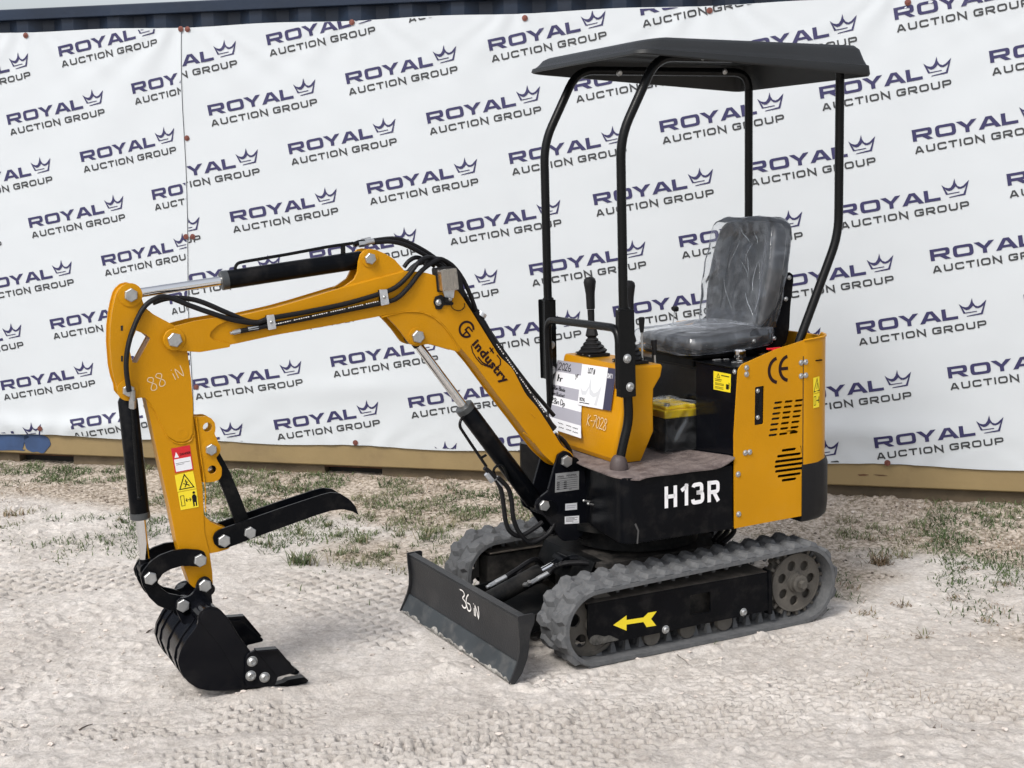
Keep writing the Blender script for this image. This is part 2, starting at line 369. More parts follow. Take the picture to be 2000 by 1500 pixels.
CR1 = [(0.4867,0.0705),(0.502,0.0556),(0.5159,0.0498),(0.5267,0.0509),(0.5377,0.0629),(0.5497,0.0903),(0.5516,0.0682),(0.5593,0.0527),(0.5709,0.0465),(0.5844,0.05),(0.5968,0.0596),(0.6135,0.0723),(0.5979,0.0482),(0.5868,0.0408),(0.5732,0.037),(0.5609,0.0394),(0.5499,0.0526),(0.5403,0.0433),(0.529,0.0366),(0.5174,0.0357),(0.506,0.0429),(0.4991,0.0511)]
CR2 = [(0.6135,0.0723),(0.5883,0.0055),(0.5132,0.0045),(0.5182,0.0083),(0.5804,0.0128),(0.5979,0.0482)]
CR3 = [(0.4867,0.0705),(0.5021,0.0205),(0.5636,0.0213),(0.5644,0.0254),(0.511,0.0249),(0.4991,0.0511)]
def heavy(c, W_):
    """outline and counters of the heavy wide capitals, one unit high"""
    if c == 'R': return [(0, 0), (0, 1)] + roundl([(.2, 1), (W_ - .06, 1), (W_ - .06, .36), (W_ * .55, .34)], .26, 5)[1:-1] + [(W_ - .46, .335), (W_, 0), (W_ - .48, 0), (W_ - .90, .31), (.33, .31), (.33, 0)], [[(.33, .55), (.33, .77)] + roundl([(.4, .77), (W_ - .40, .77), (W_ - .40, .55), (.4, .55)], .08, 3)[1:-1]]
    if c == 'O': return round2([(0, 0), (W_, 0), (W_, 1), (0, 1)], .34, 5), [round2([(.33, .235), (W_ - .33, .235), (W_ - .33, .765), (.33, .765)], .13, 4)]
    if c == 'Y': return [(0, 1), (.46, 1), (W_ / 2, .62), (W_ - .46, 1), (W_, 1), (W_ / 2 + .17, .40), (W_ / 2 + .17, 0), (W_ / 2 - .17, 0), (W_ / 2 - .17, .40)], []
    if c == 'A': return [(0, 0), (W_ / 2 - .24, 1), (W_ / 2 + .24, 1), (W_, 0), (W_ - .42, 0), (W_ - .54, .185), (.54, .185), (.42, 0)], [[(.66, .40), (W_ - .66, .40), (W_ / 2 + .05, .75), (W_ / 2 - .05, .75)]]
    if c == 'L': return [(0, 0), (0, 1), (.36, 1), (.36, .255), (W_, .255), (W_, 0)], []
def logo_mb():
    m = MB(); f = lambda x, y: (x, y, 0); x = 0; h = .0555
    for c, wd, gap in (('R', 1.69, .20), ('O', 1.68, .06), ('Y', 1.70, .04), ('A', 1.82, .06), ('L', 1.32, 0)):
        o, hs_ = heavy(c, wd); L = [o] + hs_; P = [p for l in L for p in l]
        tr = tessellate_polygon([[Vector((p[0], p[1], 0)) for p in l] for l in L]); m.add([(x + p[0] * h, p[1] * h, 0) for p in P], [tuple(t) for t in tr], 0); x += (wd + gap) * h
    word(m, 'AUCTION GROUP', [1.30, 1.22, 1.22, 1.18, .24, 1.28, 1.22, .30, 1.28, 1.24, 1.28, 1.22, 1.22], 0, -.0585, .034, .235, .285, f, 1)
    for pl in (CR1, CR2, CR3):
        tr = tessellate_polygon([[Vector((p[0], p[1], 0)) for p in pl]]); m.add([(p[0], p[1], 0) for p in pl], [tuple(t) for t in tr], 0)
    return m
LM = logo_mb()
# cut the logo into short pieces so that it can follow the folds and be clipped at the banner edge
def banner(name, u0, u1, lat_o, lat_a, lat_b, label, edge):
    import bmesh
    du = .022; us = np.arange(u0, u1 + du / 2, du); nz = 104
    V = []; Fc = []
    UU, TT = np.meshgrid(us, np.linspace(0, 1, nz), indexing='ij')
    def ext(u, t): # banner outline: scalloped top & bottom, slightly leaning seam
        zt = 2.474 + .010 * np.exp(-((u + 3.8) / .7) ** 2) - .004 * np.cos((u - .081) / .917 * 2 * PI); zb = .238 + .006 * np.cos((u - .06) / .93 * 2 * PI)
        return zb + (zt - zb) * t
    ZZ = ext(UU, TT); U2 = UU + (edge(ZZ) if edge else 0) * np.clip(1 - np.abs(UU - (u1 if u1 < 0 else u0)) / .5, 0, 1)
    HH = wrinkle(U2, ZZ) + (.006 if u1 < 0 else 0)
    P = NCW(U2.ravel(), ZZ.ravel(), HH.ravel()); nu = len(us)
    idx = np.arange(nu * nz).reshape(nu, nz)
    F = np.stack([idx[:-1, :-1], idx[1:, :-1], idx[1:, 1:], idx[:-1, 1:]], -1).reshape(-1, 4)
    me = bpy.data.meshes.new(name)
    bm = bmesh.new()
    ca, sa = math.cos(math.radians(9.6)), math.sin(math.radians(9.6))
    for i in range(-12, 13):
        for j in range(-14, 16):
            o = (lat_o[0] + lat_a[0] * i + lat_b[0] * j, lat_o[1] + lat_a[1] * i + lat_b[1] * j)
            if o[0] < u0 - .7 or o[0] > u1 + .05 or o[1] < .05 or o[1] > 2.55: continue
            vv = [bm.verts.new((o[0] + x * ca - y * sa, o[1] + x * sa + y * ca, 0)) for x, y, _ in LM.v]
            for f, mi in zip(LM.f, LM.m):
                try: q = bm.faces.new([vv[k] for k in f]); q.material_index = mi + 1
                except ValueError: pass
    eu = (lambda z: float(edge(z))) if edge else (lambda z: 0)
    # clip at the outline
    for co, no in (((u0 + .004, 0, 0), (-1, 0, 0)), ((u1 - .004, 0, 0), (1, 0, 0)), ((0, 2.470, 0), (0, 1, 0)), ((0, .243, 0), (0, -1, 0))):
        bmesh.ops.bisect_plane(bm, geom=bm.verts[:] + bm.edges[:] + bm.faces[:], plane_co=co, plane_no=no, clear_outer=True)
    for k in range(int((u1 - u0) / .06) + 1):
        bmesh.ops.bisect_plane(bm, geom=bm.verts[:] + bm.edges[:] + bm.faces[:], plane_co=(u0 + k * .06, 0, 0), plane_no=(1, 0, 0))
    bm.verts.ensure_lookup_table(); bm.verts.index_update()
    a = np.array([v.co[:2] for v in bm.verts]); 
    eg = (edge(a[:, 1]) if edge else 0) * np.clip(1 - np.abs(a[:, 0] - (u1 if u1 < 0 else u0)) / .5, 0, 1)
    ua = a[:, 0] + eg
    PP = NCW(ua, a[:, 1], wrinkle(ua, a[:, 1]) + (.006 if u1 < 0 else 0) + .0022)
    lf = [tuple(v.index + len(P) for v in f.verts) for f in bm.faces]; lm = [f.material_index for f in bm.faces]; bm.free()
    me.from_pydata(np.vstack([P, PP]).tolist(), [], F.tolist() + lf); me.update()
    for m in (VINYL, PNAVY, PGREY): me.materials.append(m)
    me.polygons.foreach_set('material_index', [0] * len(F) + lm); me.polygons.foreach_set('use_smooth', [True] * (len(F)) + [False] * len(lf))
    root = empty(name, CW((u0 + u1) / 2, 1.2, 0)); tag(root, label, 'banner'); inv = Matrix.Translation(-root.location)
    o = bpy.data.objects.new('banner_sheet', me); COL.objects.link(o); o.parent = root; o.matrix_local = inv
    return root, inv
edgeL = lambda z: -.012 - .055 * (1 - np.clip((np.asarray(z) - .2) / 2.27, 0, 1)) ** .8 + .006 * np.sin(np.asarray(z) * 5)
bR, invR = banner('banner', -2.702, 3.3, (-2.558, 2.009), (.768, .143), (.433, -.211), 'wide white banner printed with rows of crown logos behind the excavator', lambda z: edgeL(z) + .006)
bL, invL = banner('banner', -5.6, -2.696, (-3.439, 2.344), (.784, .148), (.438, -.210), 'narrower white banner of crown logos hanging at the far left', edgeL)
def grommet(u, z, root, inv, ex=0):
    h = float(wrinkle(np.array([u]), np.array([z]))[0]) + .002 + ex
    b = MB(); c = Vector(CW(u, z, h)); b.lathe(c, -CN, [(.0150, 0), (.0150, .0015), (.0125, .0022), (.0075, .0022), (.0065, .0042), (.001, .0045)], 18)
    b.build('grommet', GROM, root, mat4=inv)
for g in TOPS:
    if g < -2.7: grommet(g, 2.464, bL, invL, .006)
    elif g < 3.2: grommet(g, 2.448 if g > -1 else 2.462, bR, invR)
for u, z in ((-3.707, .28), (-2.743, 1.367)): grommet(u, z, bL, invL, .006)
for u, z in ((-2.706, 1.367), (-2.711, 1.894), (-2.742 + .012, .54), (-1.806, .259), (-.859, .247), (.966, .251), (1.9, .25)): grommet(u, z, bR, invR)

# ------------------------------------------------------------------ ground: one sheet, finer where the photo looks
def UDtoXY(u, d):
    return CO.x + CR.x * u - CN.x * d, CO.y + CR.y * u - CN.y * d
def axis(lo, hi, st, far, g=1.22):
    a = list(np.arange(lo, hi, st)); s = st; x = a[-1]
    while x < far: s *= g; x += s; a.append(x)
    s = st; x = a[0]; l = []
    while x > -far: s *= g; x -= s; l.append(x)
    return np.array(l[::-1] + a)
ua = axis(-4.7, 2.3, .0056, 90, 1.3); da = axis(-.12, 3.9, .0056, 90, 1.3)
UUg, DDg = np.meshgrid(ua, da, indexing='ij')
def segd(u, d, a, b):
    ax, ay = a; bx, by = b; L2 = (bx - ax) ** 2 + (by - ay) ** 2; t = ((u - ax) * (bx - ax) + (d - ay) * (by - ay)) / L2; L = math.sqrt(L2)
    return t * L, ((u - ax) * -(by - ay) + (d - ay) * (bx - ax)) / L, L
STRIPS = [[(-0.2835,2.659),(1.382,2.438)], [(-0.4161,3.052),(0.7289,2.728)], [(-0.5575,3.317),(0.3434,3.118)], [(0.1708,2.324),(0.9238,1.836)], [(-1.152,3.517),(-0.1828,3.064)], [(-1.827,3.431),(-0.8324,3.034)]]
NETS = [[(-1.534,1.944),(-0.808,1.967)], [(-2.791,1.976),(-2.053,1.693)]]
RIDGE = [(-1.118,2.992),(-0.7971,2.751),(-0.323,2.426)]
BUCKX = [(-1.25,2.869)][0]
def gheight(U, D, fine=True):
    h = .030 * (fbm(U, D, .8, 3, 1) - .5) + .010 * (fbm(U, D, 4, 3, 5) - .5)
    foot = np.zeros_like(U) + 1.0
    if fine:
        rough = np.clip(fbm(U, D, .9, 2, 50) * 2.2 - .45, .35, 1) * (1 + .9 * np.clip((-1.2 - U) / .8, 0, 1) * np.clip((D - 1.9) / .6, 0, 1))
        m0 = np.zeros_like(U); n = fbm(U, D, 14, 4, 9, .6) - .5; nz0 = .018 * n * rough
        c = fbm(U, D, 24, 3, 17) ; h += .022 * np.clip(c - .58, 0, 1) * rough * 2.2
        pits = fbm(U * .7 + D, D - U * .3, 6, 2, 23); h -= .012 * np.clip(pits - .6, 0, 1) * 2.2
        for i, s in enumerate(STRIPS):
            t, v, L = segd(U, D, s[0], s[1]); w = (.17, .15, .13, .10, .13, .12)[i]
            m = (np.clip((w - np.abs(v)) / .03, 0, 1)) * np.clip(t / .1, 0, 1) * np.clip((L - t) / .1, 0, 1) * np.clip(fbm(U, D, 3.2, 2, 60 + i) * 4 - 1.2, 0, 1)
            row = np.floor(v / .032); fr = np.abs(((v / .032) % 1) - .5) * 2; ft = np.abs((((t + (row % 2) * .032) / .064) % 1) - .5) * 2
            groove = np.maximum(np.clip((fr - .60) / .3, 0, 1), np.clip((ft - .76) / .18, 0, 1))
            m0 = np.maximum(m0, m)
            h += m * (-.030 * groove + .005)
        for i, s in enumerate(NETS):
            t, v, L = segd(U, D, s[0], s[1]); w = (.44, .20)[i]
            m = np.clip((w - np.abs(v)) / .05, 0, 1) * np.clip(t / .12 + 1, 0, 1) * np.clip((L - t) / .12 + 1, 0, 1) * np.clip(fbm(U, D, 2.6, 2, 70 + i) * 5 - 1.4, 0, 1)
            v2 = v + .008 * np.sin(t * 9 + i); dg = (t * .8 + v2 * .62) / .056; q2 = np.abs((dg % 1) - .5) * 2; q1 = np.abs(((v2 / .056 + .5 * (np.floor(dg) % 2)) % 1) - .5) * 2
            m0 = np.maximum(m0, m)
            h += m * (-.028 * np.maximum(np.clip((q1 - .60) / .2, 0, 1), np.clip((q2 - .64) / .2, 0, 1)) + .002)
        h += nz0 * (1 - .75 * m0)
        # low windrow of pushed sand in front of the bucket and blade
        for a, b in ((RIDGE[0], RIDGE[1]), (RIDGE[1], RIDGE[2])):
            t, v, L = segd(U, D, a, b); h += .020 * np.exp(-(v / .045) ** 2) * np.clip(t / .1 + .6, 0, 1) * np.clip((L - t) / .1 + .6, 0, 1) * (.55 + fbm(U, D, 9, 2, 80) * .9)
        lf = np.clip((-.9 - U) / .8, 0, 1) * np.clip((D - 1.7) / .5, 0, 1); h += .022 * (fbm(U, D, 7, 3, 130, .6) - .5) * (lf + .25); h += .02 * np.abs(fbm(U, D, 11, 3, 133) - .5) * lf
        h += .0055 * (fbm(U, D, 48, 2, 90) - .5)
        # ruts lower left running towards the corner
        for k in range(5):
            v = D - (3.15 + k * .17 - .22 * (U + 1.2)); h += .010 * np.exp(-(v / .035) ** 2) * np.clip(fbm(U, D, 5, 2, 95 + k) * 3 - 1.1, 0, 1)
    # settle under the tracks
    X = CO.x + CR.x * U - CN.x * D; Y = CO.y + CR.y * U - CN.y * D
    flat = np.zeros_like(U)
    for yc in (-.375, .375):
        flat = np.maximum(flat, np.clip((.125 - np.abs(Y - yc)) / .03, 0, 1) * np.clip((.66 - np.abs(X)) / .1, 0, 1))
    bl = np.clip((.075 - np.abs(X - .80)) / .04, 0, 1) * np.clip((.50 - np.abs(Y)) / .05, 0, 1); flat = np.maximum(flat, bl)
    h = h * (1 - flat) + .002 * flat
    for yc in (-.375, .375): h = h + .016 * np.exp(-((np.abs(Y - yc) - .118) / .018) ** 2) * np.clip((.56 - np.abs(X)) / .12, 0, 1) * np.clip(fbm(U, D, 16, 2, 140) * 2.4 - .6, 0, 1)
    bd = np.sqrt(((X - 1.62) / .34) ** 2 + ((Y + .06) / .34) ** 2); m = np.clip(1.25 - bd, 0, 1); h += .028 * m * m * (3 - 2 * m) * .9
    h = h + .066 * np.clip(1 - (D - .05) / .85, 0, 1) ** 1.6
    return h
Hg = gheight(UUg, DDg)
fade = np.clip((np.abs(UUg) - 6) / 8, 0, 1); Hg = Hg * (1 - fade)
Xg, Yg = UDtoXY(UUg, DDg)
nu, nd = UUg.shape; me = bpy.data.meshes.new('ground'); N = nu * nd
me.vertices.add(N); me.vertices.foreach_set('co', np.stack([Xg.ravel(), Yg.ravel(), Hg.ravel()], -1).astype(np.float32).ravel())
idx = np.arange(N).reshape(nu, nd); F = np.stack([idx[:-1, :-1], idx[:-1, 1:], idx[1:, 1:], idx[1:, :-1]], -1).reshape(-1)
nf = len(F) // 4; me.loops.add(nf * 4); me.loops.foreach_set('vertex_index', F.astype(np.int32)); me.polygons.add(nf)
me.polygons.foreach_set('loop_start', np.arange(0, nf * 4, 4, dtype=np.int32)); me.polygons.foreach_set('use_smooth', np.ones(nf, bool)); me.update(); me.validate()
ground = bpy.data.objects.new('ground', me); COL.objects.link(ground); ground['kind'] = 'structure'
g = bpy.data.materials.new('pale_sand'); g.use_nodes = True; t = g.node_tree; bs = t.nodes['Principled BSDF']; Nn = t.nodes.new; K = t.links.new
tc = Nn('ShaderNodeTexCoord'); bs.inputs['Roughness'].default_value = .95; bs.inputs['Specular IOR Level'].default_value = .15
def noise(sc, det=5, ro=.55):
    n = Nn('ShaderNodeTexNoise'); n.inputs['Scale'].default_value = sc; n.inputs['Detail'].default_value = det; n.inputs['Roughness'].default_value = ro; K(tc.outputs['Object'], n.inputs['Vector']); return n
def ramp(src, p0, c0, p1, c1):
    r = Nn('ShaderNodeValToRGB'); r.color_ramp.elements[0].position = p0; r.color_ramp.elements[1].position = p1; r.color_ramp.elements[0].color = (*c0, 1); r.color_ramp.elements[1].color = (*c1, 1); K(src, r.inputs['Fac']); return r
r1 = ramp(noise(1.5, 9, .62).outputs['Fac'], .34, (.455, .425, .395), .64, (.60, .57, .54))
r2 = ramp(noise(60, 4, .7).outputs['Fac'], .3, (.74, .74, .74), .7, (1.1, 1.1, 1.1))
mx = Nn('ShaderNodeMix'); mx.data_type = 'RGBA'; mx.blend_type = 'MULTIPLY'; mx.inputs['Factor'].default_value = 1; K(r1.outputs[0], mx.inputs['A']); K(r2.outputs[0], mx.inputs['B'])
r5 = ramp(noise(17, 7, .72).outputs['Fac'], .36, (.80, .78, .76), .60, (1.06, 1.06, 1.06)); mx5 = Nn('ShaderNodeMix'); mx5.data_type = 'RGBA'; mx5.blend_type = 'MULTIPLY'; mx5.inputs['Factor'].default_value = .8; K(mx.outputs['Result'], mx5.inputs['A']); K(r5.outputs[0], mx5.inputs['B']); mx = mx5
sp = ramp(noise(240, 2, .5).outputs['Fac'], .66, (1, 1, 1), .72, (.45, .42, .38))   # dark grains and bits
mx2 = Nn('ShaderNodeMix'); mx2.data_type = 'RGBA'; mx2.blend_type = 'MULTIPLY'; mx2.inputs['Factor'].default_value = .8; K(mx.outputs['Result'], mx2.inputs['A']); K(sp.outputs[0], mx2.inputs['B'])
at = Nn('ShaderNodeAttribute'); at.attribute_name = 'litter'
rl = ramp(noise(45, 6, .7).outputs['Fac'], .42, (.48, .42, .36), .60, (.17, .14, .10))
mx3 = Nn('ShaderNodeMix'); mx3.data_type = 'RGBA'; K(at.outputs['Fac'], mx3.inputs['Factor']); K(mx2.outputs['Result'], mx3.inputs['A']); K(rl.outputs[0], mx3.inputs['B'])
K(mx3.outputs['Result'], bs.inputs['Base Color'])
bp = Nn('ShaderNodeBump'); bp.inputs['Strength'].default_value = .9; bp.inputs['Distance'].default_value = .007; K(noise(110, 6, .7).outputs['Fac'], bp.inputs['Height']); K(bp.outputs[0], bs.inputs['Normal'])
ground.data.materials.append(g)
# leaf litter and dead grass on the soil near the container and on the right (a real difference of the soil)
def weedy(U, D):
    n = fbm(U, D, 1.6, 3, 120)
    a = np.clip((1.0 - D) / .5, 0, 1) * .75 + np.clip((U - .9) / .7, 0, 1) * np.clip((3.2 - D) / 1.2, 0, 1) * .55
    a = np.maximum(a, .30 * np.clip((1.7 - D) / .5, 0, 1))
    return np.clip((n + a - .74) * 3.4, 0, 1)
lit = np.clip(weedy(UUg, DDg) * .95, 0, 1); lit[np.abs(UUg) > 12] = .3
la = me.attributes.new('litter', 'FLOAT', 'POINT'); la.data.foreach_set('value', lit.ravel().astype(np.float32))

# ------------------------------------------------------------------ clods, grass
def hash3(v): return v
def ginterp(u, d):
    return gheight(np.array([u]), np.array([d]))[0]
def scatter_clods(n, name, mt, smin, smax, dens, seed):
    r = np.random.default_rng(seed); U = r.uniform(-4.5, 2.2, n * 6); D = r.uniform(.1, 4.0, n * 6); k = dens(U, D) > r.random(n * 6); U = U[k][:n]; D = D[k][:n]
    Hh = gheight(U, D); X, Y = UDtoXY(U, D); S = smin * (smax / smin) ** (r.random(len(U)) ** 2.2)
    base = np.array([(1, 0, 0), (-1, 0, 0), (0, 1, 0), (0, -1, 0), (0, 0, .8), (0, 0, -.8), (.6, .6, .5), (-.6, .6, .45), (-.6, -.6, .5), (.6, -.6, .4)])
    fc = [(4, 0, 6), (4, 6, 2), (4, 2, 7), (4, 7, 1), (4, 1, 8), (4, 8, 3), (4, 3, 9), (4, 9, 0), (0, 2, 6), (2, 1, 7), (1, 3, 8), (3, 0, 9), (5, 2, 0), (5, 1, 2), (5, 3, 1), (5, 0, 3)]
    m = len(U); V = base[None] * (1 + .45 * (r.random((m, 10, 1)) - .5)) * S[:, None, None] * np.stack([r.uniform(.7, 1.4, m), r.uniform(.7, 1.4, m), r.uniform(.5, .9, m)], -1)[:, None]
    a = r.uniform(0, 6.3, m); c, s = np.cos(a)[:, None], np.sin(a)[:, None]; vx = V[..., 0] * c - V[..., 1] * s; vy = V[..., 0] * s + V[..., 1] * c
    V = np.stack([vx + X[:, None], vy + Y[:, None], V[..., 2] + Hh[:, None] + S[:, None] * .15], -1).reshape(-1, 3)
    Ff = (np.array(fc)[None] + (np.arange(m) * 10)[:, None, None]).reshape(-1, 3)
    me = bpy.data.meshes.new(name); me.from_pydata(V.tolist(), [], Ff.tolist()); me.update(); me.materials.append(mt)
    o = bpy.data.objects.new(name, me); COL.objects.link(o); o['kind'] = 'stuff'; return o
CLOD = mat('sand_clod', (.54, .49, .45), .95, 0, var=.2, vscale=30, bump=.8, bscale=200, spec=.1)
CLODD = mat('dark_litter_bits', (.10, .08, .065), .9, 0, var=.4, vscale=30)
tag(scatter_clods(4200, 'sand_clods', CLOD, .002, .011, lambda U, D: np.clip(fbm(U, D, 1.4, 2, 50) * 2.4 - .8 + .5 * (U < -1) * (D > 2.1), .05, 1), 3), 'small pale clods of sand scattered over the churned ground', 'sand clods', kind='stuff')
tag(scatter_clods(1500, 'litter', CLODD, .002, .009, lambda U, D: .04 + weedy(U, D), 4), 'small dark bits of leaf litter and twigs on the sand', 'litter', kind='stuff')

def gmat(name, cols, rough=.6):
    m = bpy.data.materials.new(name); m.use_nodes = True; t = m.node_tree; b = t.nodes['Principled BSDF']; b.inputs['Roughness'].default_value = rough; b.inputs['Specular IOR Level'].default_value = .3
    gi = t.nodes.new('ShaderNodeAttribute'); gi.attribute_name = 'rnd'; r = t.nodes.new('ShaderNodeValToRGB'); r.color_ramp.interpolation = 'LINEAR'
    e = r.color_ramp.elements
    while len(e) < len(cols): e.new(.5)
    for i, c in enumerate(cols): e[i].position = i / (len(cols) - 1); e[i].color = (*c, 1)
    t.links.new(gi.outputs['Fac'], r.inputs['Fac']); t.links.new(r.outputs['Color'], b.inputs['Base Color'])
    return m
GRN = gmat('grass_blades', [(.042, .068, .022), (.060, .092, .032), (.085, .115, .045), (.13, .14, .07), (.22, .19, .12)])
DRY = gmat('dry_grass_blades', [(.10, .065, .042), (.19, .13, .085), (.27, .20, .13), (.13, .11, .055), (.08, .10, .035)])
def blades(U, D, L, Wd, lean, r, sink=.004):
    m = len(U); Hh = gheight(U, D) - sink; X, Y = UDtoXY(U, D); a = r.uniform(0, 2 * PI, m); ln = np.clip(r.normal(lean, .28, m), 0.05, 1.5)
    dx, dy = np.cos(a), np.sin(a); px, py = -dy, dx; P = []
    for t, w in ((0, 1), (.5, .8), (1, 0)):
        th = ln * (.35 + .65 * t); x = X + dx * L * t * np.sin(th); y = Y + dy * L * t * np.sin(th); z = Hh + L * t * np.cos(th)
        if w: P += [np.stack([x + px * Wd * w / 2, y + py * Wd * w / 2, z], -1), np.stack([x - px * Wd * w / 2, y - py * Wd * w / 2, z], -1)]
        else: P += [np.stack([x, y, z], -1)]
    V = np.stack(P, 1); base = (np.arange(m) * 5)[:, None]
    return V.reshape(-1, 3), np.concatenate([base + np.array([0, 1, 3, 2])], 0), base + np.array([2, 3, 4])
def grass_obj(name, U, D, L, Wd, lean, mt, seed, rnd=None, orig=None):
    r = np.random.default_rng(seed); V, Q, T = blades(U, D, L, Wd, lean, r); 
    if orig is not None: V = V - np.array(orig)
    me = bpy.data.meshes.new(name); me.from_pydata(V.tolist(), [], Q.tolist() + T.tolist()); me.update(); me.materials.append(mt)
    rn = (r.random(len(U)) if rnd is None else rnd); at = me.attributes.new('rnd', 'FLOAT', 'POINT'); at.data.foreach_set('value', np.repeat(rn, 5).astype(np.float32))
    o = bpy.data.objects.new(name, me); COL.objects.link(o)
    if orig is not None: o.location = orig
    return o
def pick(n, seed, f, u=(-4.6, 2.3), d=(-.02, 3.6)):
    r = np.random.default_rng(seed); U = r.uniform(*u, n); D = r.uniform(*d, n); k = f(U, D) > r.random(n); return U[k], D[k], r
def fgreen(U, D):
    n = fbm(U, D, 2.1, 3, 150); band = (1.2 + .9 * np.clip((-1.2 - U) / 1.5, 0, 1)) * np.exp(-((D - .34) / .40) ** 2) + .5 * np.exp(-((D - 1.1) / .4) ** 2)
    return np.clip((n - .44) * 7, 0, 1) * band * np.where(U > .4, .9, 1.0) * np.clip((fbm(U, D, 9, 2, 152) - .38) * 5, 0, 1)
def fdry(U, D):
    n = fbm(U, D, 1.9, 3, 160); band = np.clip((1.3 - D) / .9, 0, 1) * .8 + np.clip((U - .6) / .8, 0, 1) * np.clip((3.4 - D) / 1.5, 0, 1) * .8
    return np.clip((n - .40) * 4, 0, 1) * band * np.clip((fbm(U, D, 8, 2, 162) - .36) * 5, 0, 1)
U, D, r = pick(280000, 11, fgreen); L = r.uniform(.012, .050, len(U))
o = grass_obj('grass', U, D, L, r.uniform(.003, .0062, len(U)), 1.05, GRN, 12, np.clip(fbm(U, D, 3, 2, 170) * 1.5 - .35 + r.uniform(-.2, .2, len(U)), 0, 1)); tag(o, 'patchy low green grass in front of the container', 'grass', kind='stuff')
U, D, r = pick(150000, 13, fdry); L = r.uniform(.010, .045, len(U))
o = grass_obj('dry_grass', U, D, L, r.uniform(.0014, .0030, len(U)), 1.2, DRY, 14, np.clip(fbm(U, D, 3, 2, 171) * 1.6 - .4 + r.uniform(-.25, .25, len(U)), 0, 1)); tag(o, 'sparse brown dry grass and runners over the sand', 'grass', kind='stuff')
def tuft(px, n, Lh, spread, mt, label, group, seed, width=.0062, lean=.95, name='weed_tuft'):
    n = int(n * 1.5); Lh *= 1.2; spread *= .75
    r = np.random.default_rng(seed); u, d = px
    U = u + r.normal(0, spread, n); D = d + r.normal(0, spread * .8, n); X, Y = UDtoXY(u, d); z = float(ginterp(u, d))
    o = grass_obj(name, U, D, r.uniform(.45, 1, n) * Lh, r.uniform(.6, 1, n) * width, lean, mt, seed, orig=(X, Y, z))
    tag(o, label, 'weed', group); return o
TG = 'weed tufts growing on the bare sand'
BIGT = [([(-1.55,1.419)][0], 70, .085, .045, GRN, 'largest green tuft on the sand, below the thumb grapple'), ([(-1.131,0.9005)][0], 34, .10, .03, GRN, 'tall thin green tuft left of the far rubber track'),
 ([(-1.258,1.194)][0], 36, .055, .03, GRN, 'green tuft midway between the thumb grapple and the far track'), ([(-1.852,1.149)][0], 26, .05, .03, GRN, 'pale tuft directly under the bolts of the thumb grapple'), ([(-1.747,0.9704)][0], 26, .05, .03, GRN, 'small tuft under the middle of the thumb grapple'),
 ([(0.9274,0.9538)][0], 60, .085, .03, DRY, 'brown dry tuft on the sand right of the rear sprocket'), ([(-2.23,0.7323)][0], 26, .055, .022, GRN, 'tuft seen between the stick arm and its thumb grapple'), ([(-2.706,0.9554)][0], 18, .04, .018, GRN, 'little green tuft left of the bucket cylinder rod'),
 ([(-3.313,0.9136)][0], 30, .07, .04, DRY, 'straggly tuft at the left edge of the picture'), ([(-1.617,-0.4564)][0], 40, .06, .02, GRN, 'dark green weed against the container base behind the boom'), ([(1.603,-0.2682)][0], 60, .07, .04, GRN, 'green weed by the container base at the right edge')]
for i, (p, n, L, s, m, lb) in enumerate(BIGT): tuft(p, n, L, s, m, lb, TG, 200 + i)
SM = [(-1.556,0.9624),(-1.399,1.177),(-1.41,1.046),(-1.277,0.8812),(-1.242,1.059),(-1.336,0.6268),(-1.575,1.298),(-1.441,1.229),(-2.072,0.8661),(-1.099,0.7998),(-1.078,0.6987),(-1.667,0.8098),(-1.044,0.5924),(-1.303,1.371)]
for i, p in enumerate(SM): tuft(p, 20, .05, .02, GRN, 'small sparse green tuft on the sand between the thumb grapple and the far track', 'small sparse tufts on the sand left of the far track', 300 + i, .0055)
SR = [(0.8071,1.339),(0.8682,1.663),(1.005,1.506),(1.205,1.365),(1.29,0.9464),(1.02,0.7969),(1.206,0.546),(0.8896,0.6064),(1.418,1.147),(1.319,1.635),(1.069,1.865)]
for i, p in enumerate(SR): tuft(p, 22, .035, .03, DRY, 'small dry tuft on the sand right of the machine', 'small dry tufts on the sand right of the machine', 340 + i, .005, 1.05)
def twig(a, b, label, r=.0025, th=DARKP):
    A = UDtoXY(*a); B = UDtoXY(*b); z = float(ginterp(*a)); zb = float(ginterp(*b)); m = MB()
    P = [Vector((A[0] + (B[0] - A[0]) * k / 5 + random.uniform(-.003, .003), A[1] + (B[1] - A[1]) * k / 5 + random.uniform(-.003, .003), z + (zb - z) * k / 5 + .003 + .004 * math.sin(k * .6))) for k in range(6)]
    c = P[0].copy(); m.tube([p - c for p in P], r, 6, rr=lambda t: r * (1.1 - .6 * t)); m.tube([P[2] - c, P[2] - c + Vector((.012, .015, .005))], r * .6, 5)
    o = m.build('twig', CLODD); o.location = c; tag(o, label, 'twig')
tw = [(-1.51,3.324),(-1.489,3.274),(-1.775,2.406),(-1.765,2.361),(0.1703,2.189),(0.2704,2.33)]
twig(tw[0], tw[1], 'short dark twig on the sand at the lower left'); twig(tw[2], tw[3], 'dark stick poking out behind the bucket'); twig(tw[4], tw[5], 'thin dark twig right of the near track on the sand', .0018)

